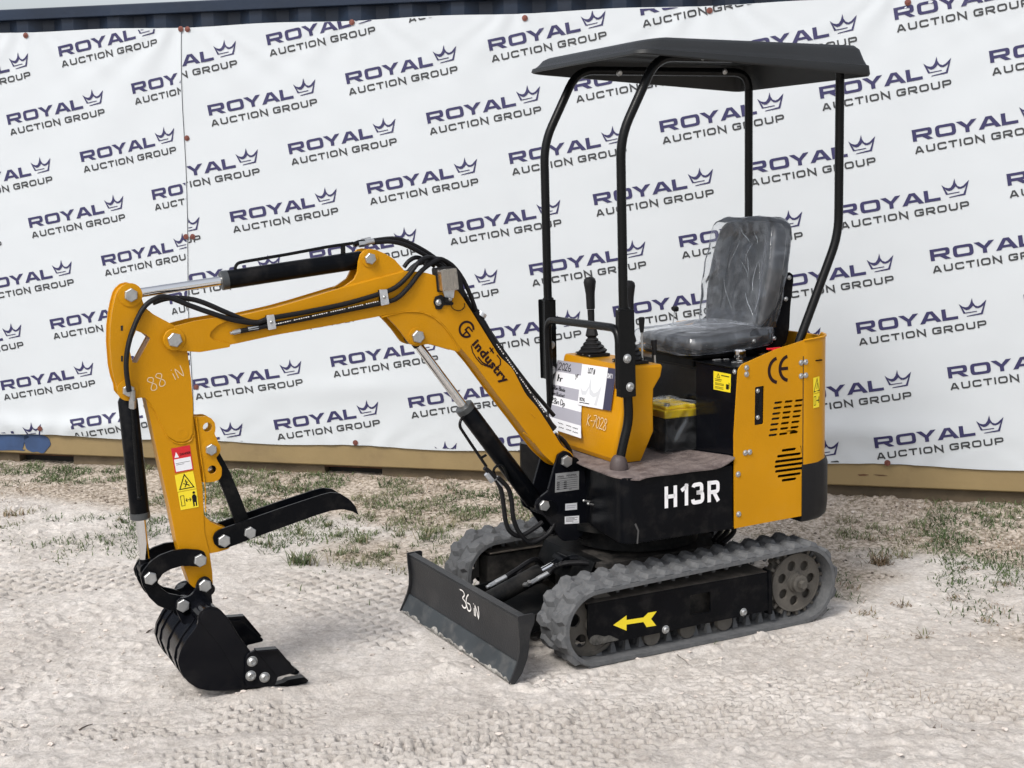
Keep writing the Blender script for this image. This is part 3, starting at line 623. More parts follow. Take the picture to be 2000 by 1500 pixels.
# ------------------------------------------------------------------ the excavator
EX = empty('mini_excavator'); tag(EX, 'small yellow and black tracked mini excavator with canopy, blade, bucket and thumb', 'excavator')
def HP(mb, name, m, parent=None, **k):
    """part of the slewed upper structure; a sub-part when parent is given"""
    return mb.build(name, m, parent or EX, mat4=(HM if parent is None else None), **k)
def hexb(p, y, r, parent, name='hex_bolt', h=.012, rot=.3, d=1, washer=True, m=None):
    b = MB(); c = (p[0], y, p[1])
    b.lathe(c, (0, d, 0), [(r * 1.02, 0), (r * 1.02, h * .86), (r * .90, h), (r * .4, h), (.0005, h)], 6, ph=rot)
    return b.build(name, m or ZINC, parent, ang=25)
def capb(p, y, r, parent, name='cap_screw', h=.006, ax='y', third=0, m=None):
    b = MB(); c = (p[0], y, p[1]) if ax == 'y' else (y, p[0], p[1]); b.lathe(c, (0, 1, 0) if ax == 'y' else (1, 0, 0), [(r * 1.15, 0), (r * 1.15, .001), (r, .0015), (r * .95, h * .6), (r * .6, h), (r * .45, h * .98), (r * .4, h * .55), (.0004, h * .55)], 16)
    return b.build(name, m or ZINC, parent)

# ---- boom
boomo = [(1.573,1.244),(1.401,1.272),(1.33,1.287),(1.181,1.322),(0.9413,1.37),(0.8995,1.368),(0.8518,1.36),(0.8041,1.34),(0.7659,1.313),(0.7335,1.283),(0.7052,1.238),(0.6613,1.169),(0.5859,1.048),(0.536,1.002),(0.4846,0.9019),(0.4378,0.8487),(0.3868,0.7716),(0.3393,0.694),(0.299,0.6667),(0.2866,0.6382),(0.2979,0.6123),(0.3261,0.6037),(0.3581,0.6149),(0.3832,0.6388),(0.4165,0.6693),(0.4698,0.7377),(0.5102,0.7928),(0.5621,0.8617),(0.6037,0.9158),(0.6835,1.026),(0.7508,1.104),(0.7845,1.157),(0.8091,1.184),(0.8395,1.208),(0.8756,1.226),(0.9405,1.233),(1.028,1.221),(1.221,1.199),(1.405,1.18),(1.564,1.157),(1.613,1.157),(1.646,1.173),(1.647,1.211),(1.626,1.232)]
b = MB(); b.prism(round2(boomo, .02, 3), .042, .05); b.prism(round2(boomo, .02, 3), -.05, -.042); b.prism(round2(inset(boomo, .006), .018, 3), -.0422, .0422)
boom = HP(b, 'boom', YEL, bevel=.0016)
cheek = round2([(1.744,1.231),(1.677,1.244),(1.574,1.254),(1.571,1.237),(1.603,1.224),(1.626,1.205),(1.63,1.19),(1.617,1.178),(1.564,1.161),(1.566,1.151),(1.666,1.141),(1.735,1.151)], .004, 2)
for s in (1, -1):
    b = MB(); b.prism(cheek, s * .0502, s * .0575); b.lathe(([(1.746,1.188)][0][0], s * .050, [(1.746,1.188)][0][1]), (0, s, 0), [(.036, 0), (.036, .0105), (.034, .0125), (.024, .0125)], 28); b.build('boom_cheek', YEL, boom, bevel=.001)
lug = round2([(1.027,1.24),(1.004,1.21),(0.982,1.186),(0.9602,1.16),(0.9403,1.131),(0.9275,1.115),(0.9047,1.106),(0.8776,1.111),(0.8543,1.111),(0.7906,1.09),(0.7438,1.074),(0.7334,1.088),(0.7518,1.135),(0.7836,1.186),(0.8311,1.225),(0.8981,1.243),(0.9552,1.247)], .006, 3)
for s in (1, -1):
    b = MB(); b.prism(lug, s * .0345, s * .0475); b.lathe(([(0.9035,1.142)][0][0], s * .047, [(0.9035,1.142)][0][1]), (0, s, 0), [(.030, 0), (.030, .004)], 24); b.build('cylinder_lug', YEL, boom, bevel=.001)
top = round2([(1.179,1.318),(1.149,1.334),(1.123,1.35),(1.109,1.374),(1.104,1.409),(1.096,1.434),(1.081,1.448),(1.062,1.452),(1.04,1.448),(1.005,1.432),(0.9737,1.412),(0.9356,1.368),(1.034,1.346)], .004, 2)
for s in (1, -1):
    b = MB(); b.prism(top, s * .031, s * .044); b.lathe(([(1.065,1.419)][0][0], s * .044, [(1.065,1.419)][0][1]), (0, s, 0), [(.030, 0), (.030, .004)], 24); b.build('cylinder_bracket', YEL, boom, bevel=.001)
# weld beads along the box seams
def bead(pts, y, r, parent, m=YEL):
    b = MB(); P = catmull([Vector((p[0], y, p[1])) for p in pts], 6); b.tube(P, r, 6, rr=lambda t: r * (1 + .25 * math.sin(t * 260))); b.build('weld_bead', m, parent)
bead([(1.032,1.216),(0.9406,1.23),(0.8757,1.222),(0.8396,1.204),(0.8093,1.179),(0.7754,1.137),(0.7476,1.078)], .0492, .003, boom)
bead([(1.175,1.323),(1.109,1.337),(1.034,1.351),(0.9427,1.37)], .044, .003, boom)
bead([(0.4984,0.7614),(0.4718,0.7379),(0.4575,0.7213)], .0505, .003, boom); bead([(0.4655,0.8285),(0.4512,0.8139)], .0505, .002, boom)
for q, r_ in (([(1.747,1.188)], .0235), ([(0.9013,1.141)], .0225), ([(1.066,1.419)], .0195)):
    for s in (1, -1): hexb(q[0], s * (.0625 if r_ > .023 else .051 if r_ > .02 else .048), r_, boom, 'pivot_bolt', h=.014, d=s, rot=.5)
# lettering on the boom side
def tflat(y, eps=.0012): return lambda p, q: (p, y + eps, q)
bf = lambda x, z: (x, .0512, z)
def font_mb(mb, txt, size, fn, bold=0, xs=1, mi=0, sp=1):
    """writing from Blender's own font, laid on a surface by fn(x, y) with x from 0"""
    cu = bpy.data.curves.new('writing', 'FONT'); cu.body = txt; cu.size = size; cu.offset = bold; cu.space_character = sp; cu.resolution_u = 3
    ob = bpy.data.objects.new('writing', cu); COL.objects.link(ob); dg = bpy.context.evaluated_depsgraph_get(); me = ob.evaluated_get(dg).to_mesh()
    vs = [fn(v.co.x * xs, v.co.y) for v in me.vertices]; fs = [tuple(p.vertices) for p in me.polygons]; wd = max([v.co.x for v in me.vertices] or [0]) * xs
    mb.add(vs, fs, mi); ob.evaluated_get(dg).to_mesh_clear(); bpy.data.objects.remove(ob); bpy.data.curves.remove(cu); return wd
A0, A1 = [(0.6953,1.1)][0], [(0.5722,0.9467)][0]
dx_, dz_ = A1[0] - A0[0], A1[1] - A0[1]; L_ = math.hypot(dx_, dz_); ex = (dx_ / L_, dz_ / L_); ey = (-ex[1], ex[0])
if ey[1] < 0: pass
ey = (ex[1], -ex[0]) if (-ex[1] * 1 + ex[0] * 0) > 0 else (-ex[1], ex[0])   # letters stand up towards the rear and top of the boom
b = MB(); fnb = lambda x, y: (A0[0] + ex[0] * x + ey[0] * y, .0512, A0[1] + ex[1] * x + ey[1] * y)
font_mb(b, 'industry', .043, lambda x, y: fnb(x, y), .0018, 1.22, sp=1.12)
gc = [(0.7136,1.154)][0]; R_ = .033
arc = [(gc[0] + R_ * .86 * math.cos(t), gc[1] + R_ * .98 * math.sin(t)) for t in np.linspace(.25, 5.2, 26)]
G2 = lambda *q: [tuple(v) for v in q]
fg = lambda x, y: (gc[0] + ex[0] * x + ey[0] * y, .0512, gc[1] + ex[1] * x + ey[1] * y)
b.stroke([(.027 * math.cos(t), .027 * math.sin(t)) for t in np.linspace(.75, 2 * PI - .12, 26)], .0080, fg); b.stroke([(.027, -.004), (-.002, -.004), (-.002, .012)], .0065, fg); b.stroke([(-.002, .012), (.022, .012)], .0055, fg); b.stroke([(.006, -.026), (.006, -.002)], .0055, fg)
b.stroke([(0.6974,1.095),(0.6922,1.071),(0.6788,1.048),(0.6594,1.026),(0.6275,1.012)], .0038, bf); b.stroke([(0.6727,1.053),(0.6552,1.031),(0.6254,1.014)], .005, bf); b.stroke([(0.5979,1.055),(0.5842,1.037),(0.5846,1.018),(0.5991,1.01)], .0045, bf)
b.stroke([(0.6255,1.083),(0.6177,1.073),(0.6099,1.061)], .006, bf); b.stroke([(0.6239,1.068),(0.6177,1.073),(0.6114,1.08)], .004, bf)
b.build('boom_lettering', DARKP, boom, smooth=False)

# hoses along the boom with their clamps
def hz(name, pts3, r, parent, smooth=8, m=None): 
    b = MB(); b.tube(pts3, r, 10, smooth=smooth); return b.build(name, m or HOSE, parent)
def PY(pts, ys):
    return [(p[0], y, p[1]) for p, y in zip(pts, ys if isinstance(ys, (list, tuple)) else [ys] * len(pts))]
h1 = [(1.899,1.032),(1.904,1.107),(1.895,1.171),(1.872,1.235),(1.837,1.294),(1.798,1.321),(1.757,1.325),(1.685,1.293),(1.611,1.262),(1.545,1.238),(1.477,1.227),(1.428,1.238),(1.3,1.252),(1.155,1.273),(1.034,1.3),(0.9773,1.319),(0.9287,1.356),(0.8854,1.4),(0.8351,1.413),(0.7931,1.396)]
h1y = [.062, .062, .06, .056, .05, .045, .04, .045, .055, .062, .065, .065, .063, .063, .063, .06, .055, .05, .02, .0]
hz('arm_hose', PY(h1, h1y), .0085, boom)
h2 = [(1.53,1.202),(1.478,1.208),(1.429,1.215),(1.301,1.23),(1.156,1.25),(1.036,1.266),(0.9788,1.279),(0.9301,1.317),(0.8808,1.366),(0.8221,1.397),(0.7832,1.402),(0.7357,1.361),(0.6985,1.287),(0.6803,1.232)]
hz('boom_hose', PY(h2, [.062] * 6 + [.062, .06, .05, .03, .02, -.005, -.02, -.03]), .0085, boom)
h3 = [(1.8,1.307),(1.75,1.319),(1.684,1.314),(1.635,1.298),(1.56,1.26),(1.493,1.23),(1.429,1.225)]; hz('arm_hose', PY(h3, [.02, .02, .02, .03, .045, .05, .052]), .0085, boom)
for pts, ys in (([(1.024,1.477),(0.9442,1.481),(0.8872,1.463),(0.8109,1.42),(0.7496,1.367),(0.7058,1.3),(0.6618,1.224),(0.6363,1.195)], -.03), ([(1.032,1.47),(0.9617,1.471),(0.8956,1.451),(0.81,1.401),(0.7662,1.359)], -.012),
                ([(0.9134,1.38),(0.8934,1.401),(0.864,1.412),(0.8255,1.397),(0.7968,1.378)], -.025), ([(0.9104,1.363),(0.8787,1.388),(0.828,1.395),(0.7856,1.379),(0.7279,1.331),(0.6864,1.255),(0.6617,1.204)], .0), ([(0.8522,1.382),(0.8126,1.407),(0.7546,1.387),(0.7069,1.33),(0.6695,1.246),(0.6549,1.198)], .015)):
    hz('hose', PY(pts, ys), .008, boom)
# bundle in a sleeve down the back of the boom
bp_ = [(0.6473,1.214),(0.633,1.151),(0.5644,1.044),(0.4947,0.9346),(0.4233,0.8427),(0.3447,0.7255),(0.3514,0.7145)]
b = MB(); b.tube(PY([(0.664,1.212),(0.6274,1.151),(0.559,1.04),(0.489,0.9391),(0.4179,0.8378),(0.3579,0.7554)], .012), .017, 12, smooth=6, rr=lambda t: .017 * (1 + .08 * math.sin(t * 45))); b.build('hose_sleeve', HOSE, boom)
hz('hose', PY([(0.6522,1.224),(0.6074,1.157),(0.5342,1.049),(0.443,0.928),(0.3643,0.8348),(0.3349,0.7993)], -.02), .008, boom)
b = MB()
for i in range(34):
    t0 = i / 34; 
    if i % 9 == 5: continue
    a, c = [(0.5875,1.091),(0.3864,0.8051)]; b.stroke([(a[0] + (c[0] - a[0]) * t0, a[1] + (c[1] - a[1]) * t0), (a[0] + (c[0] - a[0]) * (t0 + .018), a[1] + (c[1] - a[1]) * (t0 + .018))], .0022 + .0016 * ((i * 7) % 3 > 0), lambda x, z: (x, .0302, z))
b.build('sleeve_print', PAINTW, boom, smooth=False)
for q in ([(0.6382,1.2)], [(0.3561,0.7397)]):
    b = MB(); c = q[0]; b.cyl((c[0] - .004, .01, c[1] + .006), (c[0] + .004, .01, c[1] - .006), .021, n=16); b.build('cable_tie', STEEL, boom)
hz('hose', PY([(0.3612,0.7417),(0.3365,0.6929),(0.3092,0.6551),(0.2813,0.6366)], .03), .009, boom); hz('hose', PY([(0.3485,0.7366),(0.3082,0.7055),(0.2829,0.668),(0.2769,0.642)], .0), .009, boom)
b = MB()                                        # printed line on the lower hose
a, c = [(1.413,1.218),(1.046,1.274)]
for i in range(46):
    if i % 8 == 7: continue
    t0 = i / 46; q0 = (a[0] + (c[0] - a[0]) * t0, a[1] + (c[1] - a[1]) * t0 - .006 * math.sin(t0 * PI) * 0); q1 = (a[0] + (c[0] - a[0]) * (t0 + .014), a[1] + (c[1] - a[1]) * (t0 + .014))
    b.stroke([q0, q1], .002 + .0012 * (i % 3 > 0), lambda x, z: (x, .0712, z))
b.build('hose_print', PAINTW, boom, smooth=False)
for pl in ([(1.443,1.249),(1.417,1.251),(1.411,1.203),(1.439,1.2)], [(1.044,1.313),(1.016,1.313),(1.01,1.262),(1.04,1.258)]):
    b = MB(); b.prism(round2(pl, .003, 2), .070, .0745); b.prism(inset(pl, .002), .05, .0702, mi=1); o = b.build('hose_clamp', [STEEL, PLAST], boom, bevel=.0008)
    c = (sum(p[0] for p in pl) / 4, sum(p[1] for p in pl) / 4); capb(c, .0745, .0055, boom, 'clamp_screw', .005)
b = MB(); q = [(1.556,1.198),(1.529,1.203),(1.505,1.206),(1.47,1.209)]
b.cyl((q[0][0], .062, q[0][1]), (q[1][0], .062, q[1][1]), .008, n=6); b.cyl((q[1][0], .062, q[1][1]), (q[2][0], .062, q[2][1]), .0068, n=16); b.cyl((q[2][0], .062, q[2][1]), (q[3][0], .062, q[3][1]), .009, n=6); b.cyl((q[0][0] + .008, .062, q[0][1] - .001), (q[0][0], .062, q[0][1]), .005, n=12)
b.build('hose_fitting', ZINC, boom)
# work lamp
LENS = bpy.data.materials.new('lamp_lens'); LENS.use_nodes = True; lb = LENS.node_tree.nodes['Principled BSDF']; lb.inputs['Base Color'].default_value = (.75, .73, .68, 1); lb.inputs['Transmission Weight'].default_value = .85; lb.inputs['Roughness'].default_value = .06
REFL = mat('lamp_reflector', (.50, .46, .42), .18, .9, var=.5, vscale=70)
b = MB(); c = [(0.7872,1.331)][0]
wl = [(0.8235,1.371),(0.7653,1.375),(0.7578,1.3),(0.8182,1.296)]
b.prism(round2(wl, .004, 2), .055, .092); lamp = b.build('work_lamp', [REFL], boom, bevel=.002)
wl2 = [(0.7671,1.377),(0.748,1.366),(0.7423,1.297),(0.7599,1.295)]
# lamp: housing behind a ribbed lens
b = MB(); b.prism(round2(inset(wl, -.004), .004, 2), .020, .056); b.prism(round2(wl2, .004, 2), .03, .088); b.prism(round2([(0.7305,1.35),(0.7153,1.331),(0.7073,1.267),(0.7234,1.259)], .002, 1), -.01, .03); b.build('lamp_housing', PLAST, boom, bevel=.002)
b = MB(); b.prism(round2(wl, .004, 2), .0925, .0965)
for k in range(5):
    t0 = (k + .5) / 5; a = (wl[0][0] * (1 - t0) + wl[1][0] * t0, wl[0][1] * (1 - t0) + wl[1][1] * t0); d = (wl[3][0] * (1 - t0) + wl[2][0] * t0, wl[3][1] * (1 - t0) + wl[2][1] * t0)
    b.cyl((a[0], .0955, a[1] - .004), (d[0], .0955, d[1] + .004), .0022, n=8)
b.build('lamp_lens', LENS, boom)
b = MB(); b.prism(round2([(0.838,1.258),(0.8316,1.276),(0.808,1.283),(0.7968,1.27),(0.7621,1.252),(0.7663,1.243),(0.8015,1.245),(0.8097,1.231),(0.8291,1.232)], .004, 2), .0505, .058); b.prism([(0.8057,1.3),(0.7589,1.301),(0.7638,1.269),(0.7951,1.267)], .056, .062, mi=1); b.prism([(0.7988,1.274),(0.7755,1.269),(0.7799,1.255),(0.7993,1.256)], .05, .08); b.build('lamp_bracket', [PLAST, STEEL], boom, bevel=.001)
capb([(0.8209,1.256)][0], .058, .010, boom, 'lamp_bolt', .007); capb([(0.7858,1.267)][0], .078, .007, boom, 'lamp_bolt', .008)
hz('lamp_wire', PY([(0.7744,1.251),(0.7652,1.232),(0.7419,1.222),(0.7219,1.232),(0.7194,1.248)], .053), .0013, boom)

# ---- arm (stick)
armo = [(1.87,1.375),(1.89,1.371),(1.905,1.359),(1.915,1.345),(1.925,1.315),(1.933,1.283),(1.941,1.238),(1.945,1.186),(1.944,1.113),(1.939,1.077),(1.931,1.048),(1.93,1.027),(1.919,1.011),(1.901,1.003),(1.881,1.004),(1.861,1.006),(1.845,1.004),(1.827,0.9812),(1.808,0.9409),(1.789,0.8903),(1.776,0.8687),(1.755,0.8531),(1.732,0.8491),(1.711,0.8555),(1.7,0.8749),(1.693,0.9779),(1.695,1.054),(1.702,1.145),(1.717,1.207),(1.74,1.232),(1.804,1.272),(1.83,1.296),(1.838,1.325),(1.84,1.349),(1.853,1.368)]
hole = [(1.862,1.223),(1.832,1.209),(1.818,1.195),(1.865,1.119),(1.879,1.122),(1.885,1.16),(1.876,1.194)]
b = MB()
for s in (1, -1): b.prism(round2(armo, .004, 2), s * .031, s * .0395, holes=[hole])
b.prism(round2(inset(armo, .006), .004, 2), -.0315, .0315, holes=[inset(hole, -.001)])
arm = HP(b, 'arm', YEL, bevel=.0012)
boxo = [(1.844,1.006),(1.811,0.7901),(1.785,0.6232),(1.771,0.5179),(1.751,0.4265),(1.735,0.3684),(1.727,0.3584),(1.688,0.3279),(1.665,0.3316),(1.658,0.3589),(1.658,0.3977),(1.664,0.4722),(1.676,0.5369),(1.675,0.6929),(1.688,0.8234),(1.692,0.9314),(1.692,1.003),(1.817,1.013)]
b = MB(); b.prism(round2(boxo, .003, 1), -.0345, .0345); b.build('arm_box', YEL, arm, bevel=.002)
bead([(1.845,1.001),(1.825,0.9738),(1.806,0.9335),(1.787,0.8845),(1.772,0.861),(1.751,0.8453),(1.728,0.8429),(1.707,0.8494),(1.696,0.8671)], .0355, .0028, arm)
bead([(1.683,0.9255),(1.677,0.8139),(1.667,0.6956),(1.669,0.6058)], .033, .002, arm)
thl = [(1.691,0.9306),(1.671,0.9253),(1.649,0.925),(1.633,0.9166),(1.622,0.9002),(1.621,0.8795),(1.625,0.8627),(1.616,0.8411),(1.612,0.82),(1.615,0.7979),(1.624,0.7833),(1.617,0.7669),(1.607,0.7469),(1.609,0.721),(1.618,0.7081),(1.635,0.7031),(1.673,0.7039),(1.669,0.7777)]
hA = circ([(1.647,0.888)][0], .0155, 16); hB = circ([(1.639,0.7442)][0], .0145, 16)
for s in (1, -1):
    b = MB(); b.prism(round2(thl, .004, 2), s * .020, s * .030, holes=[hA, hB]); b.build('thumb_lug', YEL, arm, bevel=.0012)
b = MB(); b.prism([(1.686,0.9236),(1.666,0.92),(1.664,0.7045),(1.691,0.7076)], -.02, .02); b.build('lug_web', YEL, arm)
thb = round2([(1.685,0.6152),(1.672,0.5911),(1.653,0.5677),(1.623,0.5499),(1.596,0.5359),(1.581,0.5129),(1.585,0.4851),(1.599,0.4695),(1.636,0.4638),(1.665,0.4626),(1.679,0.5361)], .006, 3)
for s in (1, -1):
    b = MB(); b.prism(thb, s * .018, s * .032); b.build('thumb_bracket', YEL, arm, bevel=.0012)
b = MB(); b.lathe(([(1.732,0.8778)][0][0], .0335, [(1.732,0.8778)][0][1]), (0, 1, 0), [(.020, 0), (.020, .0065), (.011, .0068), (.010, .002), (.0005, .002)], 24); b.build('grease_boss', YEL, arm)
for q, y, r_, nm in (([(1.873,1.338)], .044, .0215, 'pivot_bolt'), ([(1.899,1.034)], .044, .0195, 'pivot_bolt'), ([(1.641,0.8134)], .0305, .019, 'thumb_bolt')):
    b = MB(); b.lathe((q[0][0], y - .006, q[0][1]), (0, 1, 0), [(r_ * 1.75, 0), (r_ * 1.75, .0055), (r_ * 1.6, .006)], 26); b.build('boss', YEL, arm); hexb(q[0], y, r_, arm, nm, h=.014, rot=.2)
b = MB()
for q in ([(1.909,1.242),(1.902,1.242),(1.903,1.225),(1.91,1.226)], [(1.914,1.146),(1.908,1.145),(1.909,1.127),(1.915,1.128)]): b.prism(q, .039, .0402)
b.build('slot_marks', DARK, arm)
# stickers and chalk writing on the arm
RA = lambda q: q
def quadfn(q):     # map the unit square to a quad of (x, z) points: q = bottom left, bottom right, top right, top left
    def f(s, t):
        a = (q[0][0] * (1 - s) + q[1][0] * s, q[0][1] * (1 - s) + q[1][1] * s); d = (q[3][0] * (1 - s) + q[2][0] * s, q[3][1] * (1 - s) + q[2][1] * s)
        return (a[0] * (1 - t) + d[0] * t, a[1] * (1 - t) + d[1] * t)
    return f
def sticker(name, q, plane, parent, polys, mats, bars=(), texts=(), th=.0006, mat4=None, strokes=()):
    """polys: (material index, [(s, t)...], layer); texts: (material index, string, s, t, size (of the height), xscale)"""
    f = quadfn(q); b = MB()
    def P(s, t, l=0): x = f(s, t); return plane(x[0], x[1], th * (1 + .45 * l))
    k = [P(0, 0), P(1, 0), P(1, 1), P(0, 1)]; b.add(k, [(0, 1, 2, 3)], 0)
    for mi, pl, l in polys:
        tr = tessellate_polygon([[Vector((p[0], p[1], 0)) for p in pl]]); b.add([P(p[0], p[1], l) for p in pl], [tuple(t) for t in tr], mi)
    for mi, x0, y0, x1, y1, l in bars: b.add([P(x0, y0, l), P(x1, y0, l), P(x1, y1, l), P(x0, y1, l)], [(0, 1, 2, 3)], mi)
    asp = math.hypot(f(0, 1)[0] - f(0, 0)[0], f(0, 1)[1] - f(0, 0)[1]) / max(1e-6, math.hypot(f(1, 0)[0] - f(0, 0)[0], f(1, 0)[1] - f(0, 0)[1]))
    for mi, tx, s, t, sz, xs, bold in texts: font_mb(b, tx, sz, lambda x, y, s=s, t=t: P(s + x * asp, t + y, 3), bold * sz, xs, mi)
    for mi, pts, w, cl in strokes: b.stroke([(p[0], p[1]) for p in pts], w, lambda s, t: P(s, t, 2.5), cl, mi)
    return b.build(name, mats, parent, smooth=False, mat4=mat4)
PYL = lambda y: (lambda x, z, e: (x, y + e, z))
sticker('warning_sticker', [(1.763,0.7475),(1.702,0.7528),(1.71,0.8358),(1.772,0.8302)], PYL(.035), arm, [(3, [(.10, .60), (.22, .83), (.34, .60)], 2)], [RSTK, WSTK, INK, WSTK], bars=[(1, .06, .04, .94, .54, 1), (2, .12, .36, .88, .375, 2), (2, .12, .30, .55, .315, 2)], texts=[(2, 'DANGER', .40, .66, .13, .8, .02)])
sticker('crush_sticker', [(1.759,0.6837),(1.696,0.6885),(1.704,0.7479),(1.765,0.7409)], PYL(.035), arm, [], [YSTK, INK, YSTK], strokes=[(1, [(.14, .12), (.88, .12), (.5, .92)], .05, True), (1, [(.42, .2), (.55, .42), (.50, .62)], .05, False), (1, [(.36, .42), (.62, .30), (.66, .22)], .05, False), (1, [(.45, .5), (.62, .46)], .04, False)])
sticker('distance_sticker', [(1.752,0.6218),(1.692,0.6257),(1.696,0.6867),(1.758,0.6819)], PYL(.035), arm, [(1, [(.72, .08), (.80, .08), (.80, .30), (.86, .30), (.86, .08), (.93, .08), (.95, .62), (.88, .74), (.76, .74), (.70, .62)], 1), (1, circ((.83, .84), .075, 10), 1)], [YSTK, INK], strokes=[(1, [(.10, .22), (.28, .22), (.28, .78), (.10, .78)], .03, True), (1, [(.36, .5), (.64, .5)], .035, False), (1, [(.43, .60), (.36, .5), (.43, .40)], .035, False), (1, [(.57, .60), (.64, .5), (.57, .40)], .035, False)])
# single-stroke hand lettering
HG = {'2': [[(0, .8), (.2, 1), (.5, .95), (.55, .7), (.05, .05), (0, 0), (.3, .06), (.65, 0)]], '0': [[(.3, 1), (.05, .7), (.05, .3), (.3, 0), (.55, .3), (.55, .75), (.3, 1), (.2, .95)]], '6': [[(.5, 1), (.15, .7), (.02, .3), (.2, 0), (.5, .1), (.5, .4), (.15, .42)]],
 '3': [[(0, 1), (.4, 1), (.5, .8), (.2, .55), (.5, .4), (.5, .1), (.2, 0), (0, .1)]], '8': [[(.45, .9), (.2, 1), (.05, .8), (.45, .35), (.4, .05), (.15, 0), (.02, .2), (.45, .7), (.45, .9)]], '1': [[(.15, 1), (.15, 0)]], '7': [[(0, 1), (.55, 1), (.15, 0)], [(.1, .55), (.5, .55)]], '-': [[(0, .5), (.35, .5)]],
 'h': [[(0, 1), (0, 0)], [(0, .4), (.25, .55), (.4, .4), (.4, 0)]], 'r': [[(0, .55), (.03, 0)], [(.02, .4), (.2, .55), (.38, .5)]], 'y': [[(0, .55), (.2, .1)], [(.5, .6), (.1, -.45)]], 'i': [[(.1, .5), (.1, 0)], [(.1, .75), (.12, .8)]], 'n': [[(0, .5), (.02, 0)], [(.02, .35), (.25, .55), (.4, .4), (.4, 0)]], 'N': [[(0, 0), (.05, .7), (.4, 0), (.5, .8)]],
 'B': [[(0, 0), (0, 1), (.4, .95), (.45, .7), (.05, .5), (.5, .4), (.5, .1), (0, 0)]], 'l': [[(.1, 1), (.08, 0)]], 'a': [[(.4, .45), (.15, .5), (.02, .2), (.2, 0), (.4, .15), (.42, .45), (.45, 0)]], 'd': [[(.4, .4), (.15, .5), (.02, .2), (.2, 0), (.4, .1)], [(.42, 1), (.42, 0)]], 'e': [[(.02, .25), (.4, .3), (.3, .5), (.08, .4), (.05, .1), (.25, 0), (.42, .08)]],
 'u': [[(0, .5), (.05, .05), (.3, 0), (.42, .2)], [(.42, .5), (.45, 0)]], 'c': [[(.4, .45), (.15, .5), (.02, .2), (.2, 0), (.42, .08)]], 'k': [[(0, 1), (0, 0)], [(.35, .5), (.02, .2), (.4, 0)]], 't': [[(.2, .9), (.2, .05), (.35, 0)], [(0, .55), (.42, .55)]], 'D': [[(0, 0), (0, 1), (.45, .8), (.5, .3), (0, 0)]], 'p': [[(0, .5), (.02, -.4)], [(.02, .4), (.3, .5), (.4, .25), (.2, 0), (.02, .1)]], 'K': [[(0, 1), (0, 0)], [(.45, .95), (.02, .45), (.5, 0)]], ' ': []}
def hand(mb, txt, f, x0, y0, h, w, sp=.16, mi=0, slant=0):
    x = x0
    for ch in txt:
        g = HG[ch]; wd = max([p[0] for s in g for p in s], default=.25)
        for s in g:
            P = catmull([Vector((x + (p[0] + slant * p[1]) * h, y0 + p[1] * h, 0)) for p in s], 4) if len(s) > 2 else [Vector((x + p[0] * h, y0 + p[1] * h, 0)) for p in s]
            mb.stroke([(q.x, q.y) for q in P], w, f, False, mi)
        x += (wd + sp) * h
    return x
o_, ux_ = [(1.823,1.024),(1.713,1.069)]; v_ = ((ux_[0] - o_[0]), (ux_[1] - o_[1])); l_ = math.hypot(*v_); e1 = (v_[0] / l_, v_[1] / l_); e2 = (e1[1], -e1[0])
b = MB(); hand(b, '88 iN', lambda x, y: (o_[0] + e1[0] * x + e2[0] * y * 1, .0402, o_[1] + e1[1] * x + e2[1] * y * 1), 0, 0, .044, .0026, .22); b.build('chalk_writing', CHALK, arm, smooth=False)

# ---- cylinders
def cylinder(name, a, c, rb, rr, split, y=0, line=None, caps=True, extra=None, eye=.024, barrel_first=True):
    """a -> c pin to pin; barrel from a to split, rod from split to c (fractions)"""
    A = Vector((a[0], y, a[1])); C = Vector((c[0], y, c[1])); d = (C - A); L = d.length; d.normalize(); S = A + d * L * split
    b = MB(); A1 = A + d * .035; b.lathe(A1, d, [(rb * .7, -.018), (rb, 0), (rb, (S - A1).length), (rb * .96, (S - A1).length + .003)], 28); b.cyl(A - Vector((0, .028, 0)), A + Vector((0, .028, 0)), eye, n=22)
    o = HP(b, name, BLK, bevel=.001)
    b = MB(); b.lathe(S, d, [(rb * 1.04, -.012), (rb * 1.04, .008), (rb * .9, .011), (rr * 1.05, .011)], 28); b.build('gland', mat_gland, o)
    b = MB(); b.cyl(S, C - d * .02, rr, n=26, cap=False); b.build('rod', CHR, o)
    b = MB(); b.cyl(C - Vector((0, .027, 0)), C + Vector((0, .027, 0)), eye, n=22); b.cyl(C - d * .034, C - d * .012, rr * 1.12, n=20); b.build('rod_eye', BLK, o, bevel=.001)
    return o
mat_gland = mat('cylinder_gland', (.06, .065, .068), .35, .4)
ac = cylinder('arm_cylinder', [(1.049,1.417)][0], [(1.867,1.337)][0], .031, .0155, .625)
b = MB(); b.tube(PY([(1.517,1.384),(1.521,1.407),(1.512,1.421),(1.492,1.425),(1.343,1.443),(1.198,1.463),(1.106,1.472)], .0), .0055, 8, bend=.01); b.tube(PY([(1.106,1.466),(1.087,1.473),(1.065,1.475)], 0), .009, 8); b.cyl(*[(q[0], 0, q[1]) for q in [(1.141,1.426),(1.141,1.468)]], .006, n=8)
b.cyl(*[(q[0], -.018, q[1]) for q in [(1.141,1.426),(1.139,1.471)]], .006, n=8); b.build('oil_line', TUBEM, ac)
b = MB(); q = [(1.088,1.468),(1.065,1.47),(1.031,1.476)]; b.cyl((q[0][0], 0, q[0][1]), (q[1][0], 0, q[1][1]), .012, n=6); b.cyl((q[1][0], -.002, q[1][1]), (q[2][0], -.002, q[2][1]), .0095, n=16); b.cyl((q[1][0], -.03, q[1][1] + .005), (q[2][0], -.03, q[2][1] + .005), .0095, n=16); b.build('line_fitting', ZINC, ac)
